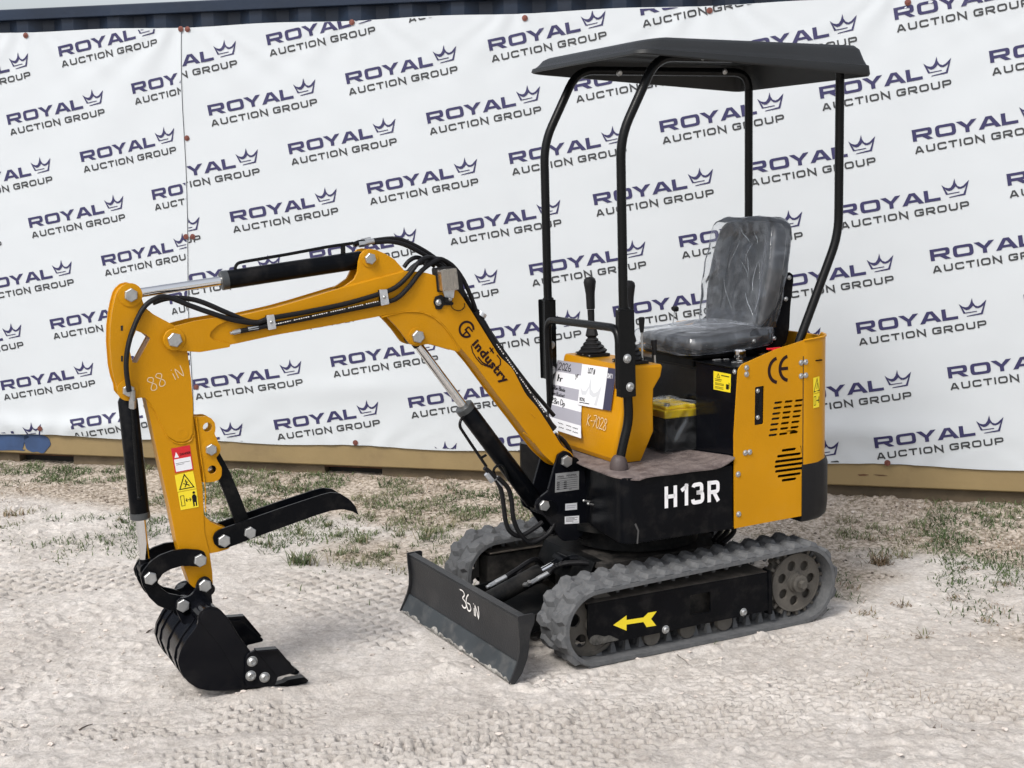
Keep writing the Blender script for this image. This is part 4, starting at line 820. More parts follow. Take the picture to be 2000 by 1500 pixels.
bc = cylinder('bucket_cylinder', [(1.896,1.029)][0], [(1.869,0.4331)][0], .0315, .0165, .70)
b = MB(); b.tube(PY([(1.888,0.9686),(1.887,0.8681),(1.883,0.6853)], [.028, .034, .034]), .0065, 8); b.sphere(([(1.882,0.6783)][0][0], .030, [(1.882,0.6783)][0][1]), .009); b.build('oil_line', TUBEM, bc)
b = MB(); q = [(1.888,1.034),(1.888,1.004),(1.889,0.9757)]; b.cyl((q[0][0], .058, q[0][1]), (q[1][0], .052, q[1][1]), .009, n=8); b.cyl((q[1][0], .052, q[1][1]), (q[2][0], .045, q[2][1]), .0115, n=6); b.build('line_fitting', ZINC, bc)
mc = cylinder('boom_cylinder', [(0.417,0.4647)][0], [(0.8992,1.131)][0], .034, .0165, .60)
b = MB(); b.tube(PY([(0.7271,0.838),(0.7455,0.8285),(0.7481,0.8063),(0.7057,0.7421),(0.6431,0.6486)], [.035, .045, .045, .04, .035]), .0055, 8, bend=.015); b.cyl(*[(q[0], .03, q[1]) for q in [(0.6648,0.6794),(0.6399,0.6901)]], .005, n=8)
b.tube(PY([(0.6034,0.5928),(0.6168,0.6324),(0.5957,0.6493),(0.5752,0.6375),(0.5557,0.5874)], .04), .005, 8, smooth=4); b.build('oil_line', TUBEM, mc)
for pts, ys in (([(0.6549,0.6474),(0.617,0.6091),(0.5915,0.5587),(0.5827,0.5002),(0.5759,0.4418),(0.5603,0.4013),(0.519,0.3766),(0.4592,0.398),(0.4247,0.417)], .045), ([(0.6088,0.6082),(0.5706,0.5658),(0.5573,0.5164),(0.5507,0.4483),(0.527,0.3912),(0.4816,0.3503),(0.4129,0.3726),(0.3842,0.408)], .06)):
    hz('boom_cylinder_hose', PY(pts, ys), .0088, mc)
b = MB()
for q in ([(0.6481,0.6247),(0.6244,0.5937)], [(0.6117,0.6055),(0.5879,0.5743)]): b.cyl((q[0][0], .045, q[0][1]), (q[1][0], .045, q[1][1]), .0105, n=8)
b.build('line_fitting', STEEL, mc)

# ---- thumb grapple
tho = [(1.631,0.5423),(1.542,0.5624),(1.399,0.5942),(1.271,0.62),(1.238,0.6242),(1.205,0.6168),(1.172,0.5922),(1.151,0.5643),(1.14,0.532),(1.163,0.5476),(1.196,0.5598),(1.24,0.5598),(1.292,0.5509),(1.524,0.4977),(1.609,0.4764),(1.633,0.4796),(1.649,0.4958),(1.653,0.5173),(1.645,0.5337)]
thb2 = [(p[0], p[1]) for p in tho]
th = empty('thumb'); th.parent = EX; th.matrix_local = HM
for s in (1, -1):
    b = MB(); b.prism(round2(tho, .004, 2), s * .038, s * .048); b.build('thumb_plate', BLK, th, bevel=.0014)
b = MB(); b.prism(round2([(1.493,0.5236),(1.311,0.5583),(1.236,0.5728),(1.233,0.5615),(1.312,0.5439),(1.485,0.5047)], .002, 1), -.038, .038); b.build('thumb_floor', BLKM, th)
b = MB()
for k in range(9):
    a, c = [(1.457,0.5297),(1.311,0.5601)]; t0 = k / 8; b.cyl((a[0] + (c[0] - a[0]) * t0, -.02, a[1] + (c[1] - a[1]) * t0), (a[0] + (c[0] - a[0]) * t0, .02, a[1] + (c[1] - a[1]) * t0), .004, n=8)
b.build('thumb_grips', BLKM, th)
hexb([(1.618,0.5046)][0], .0485, .0215, th, 'pivot_bolt', .013, .25); hexb([(1.529,0.5211)][0], .0485, .0205, th, 'pivot_bolt', .013, .1)
b = MB(); b.prism(round2([(1.606,0.7938),(1.575,0.7277),(1.544,0.6398),(1.52,0.566),(1.512,0.5081),(1.541,0.5011),(1.56,0.5321),(1.584,0.6146),(1.608,0.6876),(1.639,0.7608),(1.645,0.7962),(1.627,0.8134)], .004, 2), -.010, .008); HP(b, 'thumb_brace', BLKM, bevel=.0015)

# ---- bucket linkage
link1 = [(1.703,0.4862),(1.748,0.4957),(1.792,0.4964),(1.833,0.4865),(1.863,0.4701),(1.886,0.4459),(1.899,0.4221),(1.894,0.3956),(1.875,0.3808),(1.853,0.3862),(1.84,0.4068),(1.826,0.4237),(1.799,0.4353),(1.767,0.4403),(1.737,0.4369),(1.703,0.4287),(1.685,0.4402),(1.681,0.4605),(1.688,0.4789)]
link2 = [(1.895,0.4293),(1.892,0.3894),(1.873,0.347),(1.847,0.3153),(1.811,0.2941),(1.77,0.2807),(1.749,0.288),(1.743,0.3064),(1.75,0.325),(1.777,0.3394),(1.81,0.3513),(1.832,0.3719),(1.844,0.3962),(1.846,0.4223),(1.861,0.4417),(1.881,0.4445)]
l1 = empty('upper_link'); l1.parent = EX; l1.matrix_local = HM
for s in (1, -1):
    b = MB(); b.prism(round2(link1, .005, 3), s * .050, s * .062); b.build('link_plate', BLK, l1, bevel=.0015)
b = MB()
for s in (1, -1): b.prism(round2(link2, .005, 3), s * .038, s * .0495)
b.cyl(([(1.867,0.412)][0][0], -.062, [(1.867,0.412)][0][1]), ([(1.867,0.412)][0][0], .05, [(1.867,0.412)][0][1]), .022, n=22)
l2 = HP(b, 'lower_link', BLK, bevel=.0015)
hexb([(1.704,0.4532)][0], .0625, .0215, l1, 'pivot_bolt', .013, .1); hexb([(1.869,0.416)][0], .0625, .0215, l1, 'pivot_bolt', .013, .4)

# ---- bucket
BW = .178
bso = [(1.706,0.3255),(1.722,0.3227),(1.736,0.3146),(1.746,0.2991),(1.746,0.2767),(1.757,0.2596),(1.788,0.227),(1.81,0.1895),(1.819,0.1566),(1.811,0.1209),(1.79,0.0843),(1.761,0.0584),(1.725,0.0432),(1.673,0.0337),(1.618,0.0274),(1.567,0.0251),(1.532,0.0224),(1.575,0.1463),(1.608,0.1974),(1.648,0.2769),(1.672,0.3099),(1.688,0.321)]
bso = round2(bso, .008, 2)
def BK(p): return p
back = [(1.707,0.3221),(1.722,0.321),(1.736,0.3129),(1.745,0.2988),(1.744,0.2765),(1.757,0.2579),(1.787,0.2251),(1.809,0.1876),(1.816,0.1562),(1.808,0.1221),(1.788,0.0858),(1.759,0.0607),(1.725,0.0466),(1.673,0.0372),(1.618,0.0309),(1.567,0.0286),(1.528,0.027)]
bk = empty('bucket'); bk.parent = EX; bk.matrix_local = HM
for s in (1, -1):
    b = MB(); b.prism(bso, s * (BW - .012), s * BW); b.build('bucket_side', BLKG, bk, bevel=.0015)
bi = []; P2 = [Vector(p) for p in back]
def shell(pts, y0, y1, th, m, name, parent, out=0):
    P = [Vector(p) for p in pts]; N_ = []
    for i in range(len(P)):
        d = (P[min(i + 1, len(P) - 1)] - P[max(i - 1, 0)]).normalized(); N_.append(Vector((-d.y, d.x)))
    cen = Vector((sum(p.x for p in P) / len(P), sum(p.y for p in P) / len(P)))
    sg = 1 if N_[len(P) // 2].dot(P[len(P) // 2] - cen) > 0 else -1
    o1 = [p + n * sg * out for p, n in zip(P, N_)]; o2 = [p + n * sg * (out - th) for p, n in zip(P, N_)]
    b = MB(); b.prism([tuple(p) for p in o1] + [tuple(p) for p in reversed(o2)], y0, y1); return b.build(name, m, parent, bevel=.0008)
shell(back, -BW + .001, BW - .0125, .006, BLKG, 'bucket_shell', bk)
for yy in (-.115, .0, .112): shell(back[4:15], yy - .016, yy + .016, .004, BLKG, 'wear_strip', bk, out=.0045)
shell(back[4:15], -BW, -BW + .02, .004, BLKG, 'rim_band', bk, out=.006)
# side plate doubler
for s in (1, -1):
    b = MB(); b.prism(round2([(1.707,0.3187),(1.729,0.3118),(1.74,0.2964),(1.739,0.2774),(1.679,0.1864),(1.629,0.0803),(1.603,0.0546),(1.6,0.1243),(1.581,0.1457),(1.613,0.1965),(1.652,0.274),(1.676,0.307)], .004, 2), s * BW, s * (BW + .004)); b.build('side_doubler', BLKG, bk, bevel=.001)
# bolted side cutters
ctr = [(1.6,0.1396),(1.591,0.152),(1.563,0.1604),(1.537,0.1518),(1.515,0.1515),(1.438,0.0675),(1.44,0.059),(1.496,0.0547),(1.507,0.0264),(1.602,0.0346),(1.607,0.0585)]
for s in (1, -1):
    b = MB(); b.prism(round2(ctr, .004, 2), s * (BW + .0042), s * (BW + .016)); cu = b.build('side_cutter', BLKG, bk, bevel=.0015)
    b = MB(); b.prism(round2([(1.574,0.1658),(1.501,0.1607),(1.442,0.0764),(1.448,0.0668),(1.502,0.0622),(1.535,0.1119)], .003, 1), s * (BW + .016), s * (BW + .030)); b.prism([(1.572,0.1672),(1.499,0.1613),(1.44,0.0761),(1.445,0.077),(1.502,0.1537),(1.57,0.16)], s * (BW + .012), s * (BW + .044)); b.build('cutter_wing', BLKG, bk, bevel=.0012)
    if s > 0:
        for q in [(1.58,0.1235),(1.587,0.0756),(1.541,0.0622)]: capb(q, BW + .016, .0155, cu, 'cutter_bolt', .012)
# teeth along the lip
lip = [(1.619,0.0239),(1.506,0.0195),(1.497,0.0108),(1.602,0.0138)]
b = MB(); b.prism(lip, -BW, BW + .012); b.build('cutting_lip', BLK, bk, bevel=.001)
tt = [(1.507,0.0189),(1.468,0.0226),(1.454,0.029),(1.397,0.0288),(1.383,0.0146),(1.39,0.0069),(1.442,0.0037),(1.482,-0),(1.508,0.0065)]
for yy in (.150, .05, -.05, -.150):
    b = MB(); b.prism(round2(tt, .002, 1), yy - .018, yy + .018); b.build('tooth', BLK, bk, bevel=.0015)
# hanger ears
ear = [(1.689,0.3952),(1.707,0.389),(1.718,0.3766),(1.722,0.3597),(1.73,0.3468),(1.745,0.3352),(1.761,0.3322),(1.776,0.3345),(1.79,0.3244),(1.794,0.3059),(1.789,0.2893),(1.774,0.2485),(1.745,0.214),(1.706,0.2199),(1.674,0.2592),(1.668,0.2829),(1.671,0.3292),(1.664,0.3494),(1.667,0.3726),(1.676,0.3881)]
for s in (1, -1):
    b = MB(); b.prism(round2(ear, .005, 3), s * .051 if s < 0 else .051, s * .062); b.build('hanger_ear', BLKG, bk, bevel=.0014)
b = MB(); q = [(1.756,0.2903),(1.679,0.3479),(1.69,0.2873)]
b.cyl((q[0][0], -.07, q[0][1]), (q[0][0], .062, q[0][1]), .020, n=22); b.cyl((q[1][0], -.07, q[1][1]), (q[1][0], .0615, q[1][1]), .021, n=22); b.cyl((q[2][0], -.12, q[2][1]), (q[2][0], .135, q[2][1]), .024, n=24); b.build('hanger_pins', BLKG, bk, bevel=.0015)
b = MB(); b.prism([(1.766,0.32),(1.728,0.3249),(1.694,0.2042),(1.735,0.1946)], -.05, .05); b.build('hanger_web', BLKG, bk, bevel=.001)
hexb([(1.769,0.3087)][0], .0625, .0215, bk, 'pivot_bolt', .013, .15); hexb([(1.693,0.3654)][0], .0625, .0215, bk, 'pivot_bolt', .013, .35)

# ------------------------------------------------------------------ upper structure
# deck: black skirt box with the big maker's type number
foot = [(.25, .075), (.262, .12), (.30, .395), (.28, .430), (-.157, .430), (-.157, -.43), (.28, -.43), (.30, -.395), (.262, -.12), (.25, -.075)]
foot = round2(foot, [.01, .005, .05, .03, 0, 0, .03, .05, .005, .01], 5)
b = MB(); b.prism(foot, .398, .634, axis='z'); deck = HP(b, 'deck', BLK, bevel=.003)
b = MB(); b.prism([(-.157, .40), (-.157, -.40), (-.60, -.36), (-.60, .36)], .40, .63, axis='z'); HP(b, 'rear_frame', BLKM)
b = MB(); b.prism(circ((0, 0), .30, 40), .375, .3975, axis='z'); b.prism(circ((0, 0), .24, 40), .30, .375, axis='z'); HP(b, 'slew_ring', BLKM)
q = [(0.1356,0.5101),(-0.0985,0.5082),(-0.0943,0.588),(0.1391,0.5883)]
hx0, hz0 = q[0]; hh = q[3][1] - q[0][1]
b = MB(); fn_ = lambda x, y: (hx0 - x, .4315, hz0 + y); tw_ = hx0 - q[1][0]; k_ = hh; w_ = .20 * k_
TN = [(0, [[(.10, 0), (.10, 1)], [(.52, 0), (.52, 1)], [(.12, .52), (.5, .52)]]), (.78, [[(.02, .72), (.22, .86), (.30, .98)], [(.26, 0), (.26, 1)]]),
      (1.30, [roundl([(.06, .80), (.10, .90), (.46, .92), (.46, .54), (.22, .53)], .14), roundl([(.22, .53), (.50, .52), (.50, .09), (.06, .08), (.04, .24)], .14)]), (2.02, [[(.10, 0), (.10, 1)], roundl([(.1, .90), (.52, .90), (.52, .46), (.12, .46)], .13), [(.32, .46), (.54, 0)]])]
sc_ = tw_ / 2.62
for x0_, sts in TN:
    for st_ in sts: b.stroke([((x0_ + p[0]) * sc_, p[1] * k_) for p in st_], w_ * .92, fn_)
b.build('type_number', WHITEP, deck, smooth=False)
b = MB(); q = [(0.2517,0.4709),(0.2395,0.4435),(0.2443,0.3961),(0.2505,0.3969),(0.2458,0.4425),(0.258,0.468)]; b.add([(p[0], .4306, p[1]) for p in q], [tuple(range(6))]); b.build('scuff_mark', mat('scuff', (.06, .06, .06), .7), deck, smooth=False)

# kingpost bracket carrying the boom
brk = [(0.3374,0.6809),(0.3161,0.671),(0.2993,0.6519),(0.2911,0.6278),(0.2525,0.6043),(0.2457,0.3686),(0.2922,0.3352),(0.3485,0.3387),(0.3633,0.3524),(0.4234,0.4398),(0.4506,0.4586),(0.4627,0.4832),(0.4557,0.5094),(0.4365,0.5206),(0.4107,0.5349),(0.3767,0.637),(0.3654,0.6685)]
kp = empty('boom_bracket'); kp.parent = EX; kp.matrix_local = HM
for s in (1, -1):
    b = MB(); b.prism(round2(brk, .006, 3), s * .054, s * .066); b.build('bracket_plate', BLKG, kp, bevel=.0015)
b = MB(); b.prism([(0.293,0.6032),(0.1966,0.5928),(0.2009,0.3467),(0.2545,0.3257),(0.2936,0.3507),(0.3131,0.4718)], -.054, .054); b.build('bracket_web', BLK, kp)
for q, r_ in (([(0.3034,0.6278)], .026), ([(0.404,0.4709)], .03)):
    b = MB(); b.cyl((q[0][0], -.072, q[0][1]), (q[0][0], .070, q[0][1]), r_, n=26); b.build('bracket_boss', BLK, kp, bevel=.002)
hexb([(0.3359,0.6423)][0], .0705, .0225, kp, 'pivot_bolt', .014, .2); hexb([(0.4318,0.4865)][0], .0705, .0205, kp, 'pivot_bolt', .014, .5)
q = [(0.3816,0.5278),(0.2816,0.5279),(0.2792,0.5976),(0.378,0.5988)]
st = [(1, [(.06, .70), (.94, .70)], .025, False)] + [(1, [(.06, .58 - .11 * k), (.94, .58 - .11 * k)], .018, False) for k in range(5)] + [(1, [(.06 + .3 * j, .50 - .11 * k), (.18 + .3 * j, .50 - .11 * k)], .045, False) for k in range(4) for j in (0, 1)]
sticker('rating_plate', q, PYL(.0665), kp, [], [SILV, INK], texts=[(1, 'industry', .08, .78, .15, .8, .01), (1, 'INDUSTRIAL', .46, .78, .14, .8, .01), (1, 'CE', .58, .06, .14, .9, .01)], strokes=st)
sticker('small_label', [(0.3402,0.455),(0.2905,0.4529),(0.2901,0.4782),(0.3397,0.4802)], PYL(.0665), kp, [], [LGREY, GSTK], bars=[(1, .1, .6, .9, .72, 1), (1, .1, .3, .8, .42, 1)])
sticker('serial_label', [(0.3434,0.4038),(0.2828,0.3991),(0.2823,0.4284),(0.3428,0.432)], PYL(.0665), kp, [], [WSTK, INK, LGREY], bars=[(1, .08, .78, .9, .84, 1), (1, .08, .62, .7, .68, 1), (1, .08, .46, .85, .52, 1), (1, .08, .30, .6, .36, 1), (2, .5, .1, .95, .25, 1)])
b = MB()
for q in [(0.1151,0.4881),(0.15,0.4833)]: b.cyl((.262, q[0], q[1]), (.285, q[0] , q[1] + .006), .004, n=8); b.sphere((.287, q[0], q[1] + .007), .0055)
HP(b, 'grease_nipples', ZINC)

# rubber floor mat, sagging over the front corner and curling at the rear
nx, ny = 40, 40; b = MB(); V = []; 
for i in range(nx + 1):
    for j in range(ny + 1):
        u = i / nx; v = j / ny; y = -.30 + .742 * v
        xf = .255 + .052 * v - .075 * (1 - math.sqrt(max(0, 1 - max(0, (v - .84) / .16) ** 2)))
        x = -.158 + (xf + .01 + .158) * u
        z = .640 + .035 * max(0, (.22 - u) / .22) ** 2 * max(0, v - .5) * 1.7 - .006 * max(0, (u - .9) / .1) ** 2 * (v > .3) - .004 * max(0, (v - .95) / .05) + .0015 * math.sin(u * 17) * math.sin(v * 13)
        V.append((x, y, z))
m2 = ny + 1; Fm = [(i * m2 + j, (i + 1) * m2 + j, (i + 1) * m2 + j + 1, i * m2 + j + 1) for i in range(nx) for j in range(ny)]
n_ = len(V); V2 = [(x, y, z - .005) for x, y, z in V]
rim = [i * m2 for i in range(nx)] + [nx * m2 + j for j in range(ny)] + [i * m2 + ny for i in range(nx, 0, -1)] + [j for j in range(ny, 0, -1)]
b.add(V + V2, Fm + [tuple(n_ + k for k in reversed(f)) for f in Fm] + [(rim[k], n_ + rim[k], n_ + rim[(k + 1) % len(rim)], rim[(k + 1) % len(rim)]) for k in range(len(rim))])
mt = MATM.node_tree; bx = mt.nodes['Principled BSDF']; wv = mt.nodes.new('ShaderNodeTexVoronoi'); wv.inputs['Scale'].default_value = 75; tcn = mt.nodes.new('ShaderNodeTexCoord'); mt.links.new(tcn.outputs['Object'], wv.inputs['Vector'])
bpn = mt.nodes.new('ShaderNodeBump'); bpn.inputs['Strength'].default_value = .8; bpn.inputs['Distance'].default_value = .003; mt.links.new(wv.outputs['Distance'], bpn.inputs['Height']); mt.links.new(bpn.outputs[0], bx.inputs['Normal'])
fm = HP(b, 'floor_mat', MATM)

# yellow engine shell: side plate, curved rear, with slots cut right through
side = [(-0.1628,0.3995),(-0.4684,0.4094),(-0.474,0.6075),(-0.4709,1.02),(-0.4729,1.069),(-0.3468,1.044),(-0.1944,0.9991),(-0.1789,0.9817),(-0.1609,0.7445)]
def slot(c0, c1, w):
    A = Vector(c0); C = Vector(c1); d = (C - A); a = math.atan2(d.y, d.x); r = w / 2; A2 = A + d.normalized() * r; C2 = C - d.normalized() * r
    return [(C2.x + r * math.cos(a + t), C2.y + r * math.sin(a + t)) for t in np.linspace(-PI / 2, PI / 2, 5)] + [(A2.x + r * math.cos(a + t), A2.y + r * math.sin(a + t)) for t in np.linspace(PI / 2, 3 * PI / 2, 5)]
holes = []
L0 = [(-0.3374,0.8468),(-0.374,0.8493)]; 
rows = [((1511.5,787),(1527.5,784)), ((1509.5,797.5),(1526,794.5)), ((1507.5,808.5),(1524,805)), ((1506,818.5),(1522.5,815.5)), ((1504,829.5),(1520.5,826.5)), ((1502.5,840),(1519,837)), ((1500.5,850.5),(1517.5,847.5))]
ra = [(-0.3374,0.8468),(-0.374,0.8493),(-0.3329,0.8274),(-0.3706,0.8297),(-0.3284,0.8069),(-0.3661,0.8101),(-0.3251,0.7883),(-0.3628,0.7905),(-0.3206,0.7678),(-0.3583,0.77),(-0.3172,0.7482),(-0.3549,0.7503),(-0.3127,0.7287),(-0.3516,0.7306)]
step = [(-0.3374,0.8468),(-0.3843,0.8498)]; sx = step[1][0] - step[0][0]
for k in range(7):
    a, c = ra[2 * k], ra[2 * k + 1]
    for j in range(3): holes.append(slot((a[0] + sx * j, a[1] ), (c[0] + sx * j, a[1]), .0088))
ro = [(-0.3714,0.6665),(-0.4374,0.6703),(-0.3508,0.6466),(-0.4596,0.6516),(-0.3416,0.6274),(-0.4692,0.6313),(-0.3394,0.6094),(-0.4728,0.6134),(-0.3418,0.5909),(-0.4694,0.5954),(-0.3534,0.5714),(-0.4602,0.576),(-0.3719,0.5539),(-0.4393,0.5561)]
for k in range(7):
    a, c = ro[2 * k], ro[2 * k + 1]; holes.append(slot(a, (c[0], a[1]), .0105))
gw = round2([(-0.2504,0.7716),(-0.291,0.7734),(-0.2929,0.9147),(-0.2524,0.9125)], .006, 3); holes.append(gw)
b = MB(); b.prism(round2(side, [0, 0, 0, 0, 0, .01, .01, .01, 0], 3), .4275, .4325, holes=holes)
shell_ = HP(b, 'engine_shell', YEL, bevel=.0008)
# rear wrap: swept profile in plan (X, Y) with a height that follows the side plate's rim
xs_ = side[1][0]
def plan(sgn=1):
    P = [(xs_ - .0005, .4325), (xs_ - .02, .4325), (xs_ - .06, .426), (xs_ - .11, .408), (xs_ - .145, .375), (xs_ - .17, .33), (xs_ - .185, .27), (xs_ - .20, .16), (xs_ - .205, .0)]
    return P
pp = [(q.x, q.y) for q in catmull([Vector((p[0], p[1], 0)) for p in plan()], 5)][:-1]; full = pp + [(p[0], -p[1]) for p in reversed(pp)]
def zt(x, y): 
    t = min(1, max(0, (xs_ - x) / .2)); return side[4][1] - .001 + .012 * t - .022 * t * t * (1 if abs(y) < .3 else .3)
b = MB(); vs = []; lv = [0, .5, 1]
for (x, y) in full:
    zb = .412 ; 
    for z in (zb, .7, zt(x, y)): vs.append((x, y, z))
m = len(full); fs = [(i * 3 + k, (i + 1) * 3 + k, (i + 1) * 3 + k + 1, i * 3 + k + 1) for i in range(m - 1) for k in range(2)]
cx = xs_ + .02
vs2 = []
for (x, y), base in zip(full, range(m)):
    r = Vector((x - cx, y * .9)); rl = r.length; k = (rl - .0045) / rl if rl > .02 else 1
    for z in (.412, .7, zt(x, y)): vs2.append((cx + (x - cx) * k, y * k if abs(x - cx) > .01 else y - .0045 * (1 if y > 0 else -1), z))
o_ = len(vs); fs += [tuple(o_ + i for i in reversed(f)) for f in fs]; fs += [(i * 3 + 2, (i + 1) * 3 + 2, o_ + (i + 1) * 3 + 2, o_ + i * 3 + 2) for i in range(m - 1)]
b.add(vs + vs2, fs); b.build('rear_shell', YEL, shell_, ang=50)
b = MB(); b.tube([(x, y, zt(x, y)) for x, y in full], .0042, 8); b.build('shell_rim', YEL, shell_)
far = [(p[0], p[1] - (.035 if p[1] > .9 else 0)) for p in side]; b = MB(); b.prism(far, -.4325, -.4275); b.build('far_side_plate', YEL, shell_)
b = MB(); sm = [(-0.4901,1.004),(-0.4933,0.6061)]; 
b.box(xs_ + .0005, xs_ + .0035, .4325, .4336, .60, 1.01); b.build('panel_seam', DARK, shell_, smooth=False)
scr = [(-0.2149,0.9859),(-0.2149,0.9626),(-0.2094,0.6752),(-0.2285,0.6761),(-0.1781,0.5992),(-0.1803,0.4507),(-0.4566,0.9863),(-0.4774,0.9876),(-0.4569,0.9369),(-0.4778,0.9381)]
for q in scr: capb(q, .4328, .0092, shell_, 'panel_screw', .006)
# CE mark, gauge window
b = MB(); c1 = [(-0.3533,0.9668)][0]; Rv = .038
def arcpts(c, rx, rz, a0, a1, n=20): return [(c[0] + rx * math.cos(t), c[1] + rz * math.sin(t)) for t in np.linspace(a0, a1, n)]
b.stroke(arcpts((c1[0] - .0, c1[1] ), .041, .044, math.radians(72) + PI * 0, math.radians(-72), 24) if False else [(-p[0] + 2 * c1[0], p[1]) for p in arcpts(c1, .040, .0445, math.radians(100), math.radians(262), 24)], .0125, lambda x, z: (x, .4335, z))
c2 = [(-0.4013,0.9706)][0]
b.stroke([(-p[0] + 2 * c2[0], p[1]) for p in arcpts(c2, .040, .0445, math.radians(100), math.radians(262), 24)], .0125, lambda x, z: (x, .4335, z)); b.stroke([(c2[0] + .034, c2[1] - .0), (c2[0] + .004, c2[1])], .012, lambda x, z: (x, .4336, z))
b.build('ce_mark', DARKP, shell_, smooth=False)
b = MB(); g_ = [(-0.2552,0.7811),(-0.2778,0.7827),(-0.2798,0.9071),(-0.2573,0.9071)]; b.prism(round2(g_, .004, 2), .412, .4255); b.prism([(-0.2619,0.8182),(-0.2732,0.8191),(-0.2731,0.8738),(-0.2618,0.8729)], .4255, .4265, mi=1); b.build('level_gauge', [STEEL, DARK], shell_, bevel=.001)
for q in [(-0.2686,0.8968),(-0.2687,0.7987)]: capb(q, .4258, .0075, shell_, 'gauge_nut', .006)
# stickers on the rear corner
PXY = lambda x, z, e: (x, .4275 + e, z)
def rear_sticker(q, polys, strokes, name):
    f = quadfn(q); b = MB()
    def P(s, t, l=0):
        x, z = f(s, t); tt_ = (xs_ - x) / .11; yy = .4325 - .002 * max(0, tt_) - .020 * max(0, tt_) ** 2.2; return (x, yy + .0022 + .0004 * l, z)
    n = 8
    for i in range(n): b.add([P(i / n, 0), P((i + 1) / n, 0), P((i + 1) / n, 1), P(i / n, 1)], [(0, 1, 2, 3)], 0)
    for pts, w, cl in strokes: b.stroke(pts, w, lambda s, t: P(s, t, 1), cl, 1)
    b.build(name, [YSTK, INK], shell_, smooth=False)
rear_sticker([(-0.5142,0.8659),(-0.5494,0.8687),(-0.5477,0.9283),(-0.5137,0.9253)], [], [([(.1, .1), (.95, .1), (.6, .9)], .07, True), ([(.55, .25), (.65, .6)], .07, False)], 'shock_sticker')
rear_sticker([(-0.5147,0.8111),(-0.5476,0.813),(-0.5495,0.8658),(-0.5142,0.864)], [], [([(.12, .2), (.4, .2), (.4, .8), (.12, .8)], .05, True), ([(.5, .5), (.9, .5)], .08, False), ([(.9, .3), (.9, .75)], .1, False)], 'keep_away_sticker')
# counterweight
cw = [(xs_ + .006, .418)] + [(p[0] - .004, p[1] + .006) for p in pp[7:]]; cwf = [(xs_ + .006, .437)] + [(xs_ - .03, .437)] + [(p[0] - .012 * min(1, max(0, (.43 - p[1]) * 12)), p[1] + .007) for p in pp[9:]]
ring = cwf + [(p[0], -p[1]) for p in reversed(cwf)]; inner = [(xs_ + .006, -.40), (xs_ + .006, .40)]
b = MB(); V = []; lev = [(.385, .018), (.40, .004), (.44, 0), (.585, 0), (.604, .006)]; mR = len(ring)
for z, ins in lev:
    for x, y in ring: V.append((x + (ins * 1.0 if x < xs_ - .02 else 0), y * (1 - ins * 1.2), z + (.006 if x < xs_ - .1 and z > .5 else 0)))
fs = [(k * mR + i, k * mR + (i + 1) % mR, (k + 1) * mR + (i + 1) % mR, (k + 1) * mR + i) for k in range(len(lev) - 1) for i in range(mR)] + [tuple(range(mR)), tuple((len(lev) - 1) * mR + i for i in reversed(range(mR)))]
b.add(V, fs); HP(b, 'counterweight', PLAST, ang=40, bevel=.002)

# seat plinth, tank, top plate
b = MB(); b.prism([(-.235, .160), (-.235, -.40), (-.50, -.40), (-.50, .160)], .636, .945, axis='z'); pl_ = HP(b, 'seat_plinth', BLKG, bevel=.003)
b = MB(); b.prism([(-.172, .165), (-.172, .4265), (-.36, .4265), (-.36, .165)], .642, .985, axis='z'); tank = HP(b, 'fuel_tank', BLKG, bevel=.003)
b = MB(); b.prism([(-.166, .15), (-.166, .4265), (-.56, .4265), (-.56, .15)], .9855, .9905, axis='z'); b.prism([(-.20, .155), (-.20, -.40), (-.60, -.40), (-.60, .155)], .946, .962, axis='z'); b.build('top_plate', BLK, tank, bevel=.0015)
PXP = lambda xx: (lambda y, z, e: (xx + e, y, z))
q = [(0.2858,0.8936),(0.3946,0.8945),(0.3979,0.9622),(0.2862,0.9622)]
sticker('fuel_sticker', q, PXP(-.1718), tank, [(1, [(.74, .14), (.90, .14), (.90, .42), (.74, .42)], 1)], [YSTK, INK], strokes=[(1, [(.20, .70), (.38, .70), (.29, .90)], .025, True), (1, [(.46, .84), (.92, .84)], .05, False), (1, [(.1, .60), (.5, .60)], .03, False), (1, [(.1, .52), (.45, .52)], .03, False), (1, [(.1, .38), (.62, .38)], .025, False), (1, [(.1, .31), (.62, .31)], .025, False), (1, [(.1, .18), (.6, .18)], .025, False), (1, [(.1, .11), (.6, .11)], .025, False), (1, [(.93, .2), (.93, .5), (.88, .5)], .025, False)])
for q in [(0.4207,0.9738)]: capb(q, -.1715, .009, tank, 'panel_screw', .006, ax='x')
for q in [(-0.0805,0.9511),(0.0908,0.9647),(0.126,0.9635),(-0.2915,0.9525),(-0.2556,0.954)]: capb(q, -.234, .0085, pl_, 'panel_screw', .006, ax='x')
cp = [(-0.2795,0.2984)][0]
b = MB(); b.lathe((cp[0], cp[1], .991), (0, 0, 1), [(.026, 0), (.026, .004), (.013, .005), (.013, .014), (.0205, .016), (.022, .022), (.022, .040), (.018, .045), (.006, .046), (.0004, .046)], 36, nf=lambda t: 1 + .035 * math.cos(9 * t)); b.build('tank_cap', CHR, tank)
rp = [(-0.4812,0.2313)][0]
b = MB(); b.cyl((rp[0], rp[1], .99), (rp[0], rp[1], 1.016), .010, n=12); b.box(rp[0] - .034, rp[0] + .03, rp[1] - .006, rp[1] + .006, 1.015, 1.0215); b.box(rp[0] - .012, rp[0] + .012, rp[1] - .02, rp[1] + .02, 1.010, 1.017); b.build('isolator_key', REDP, tank, bevel=.0015)
b = MB()
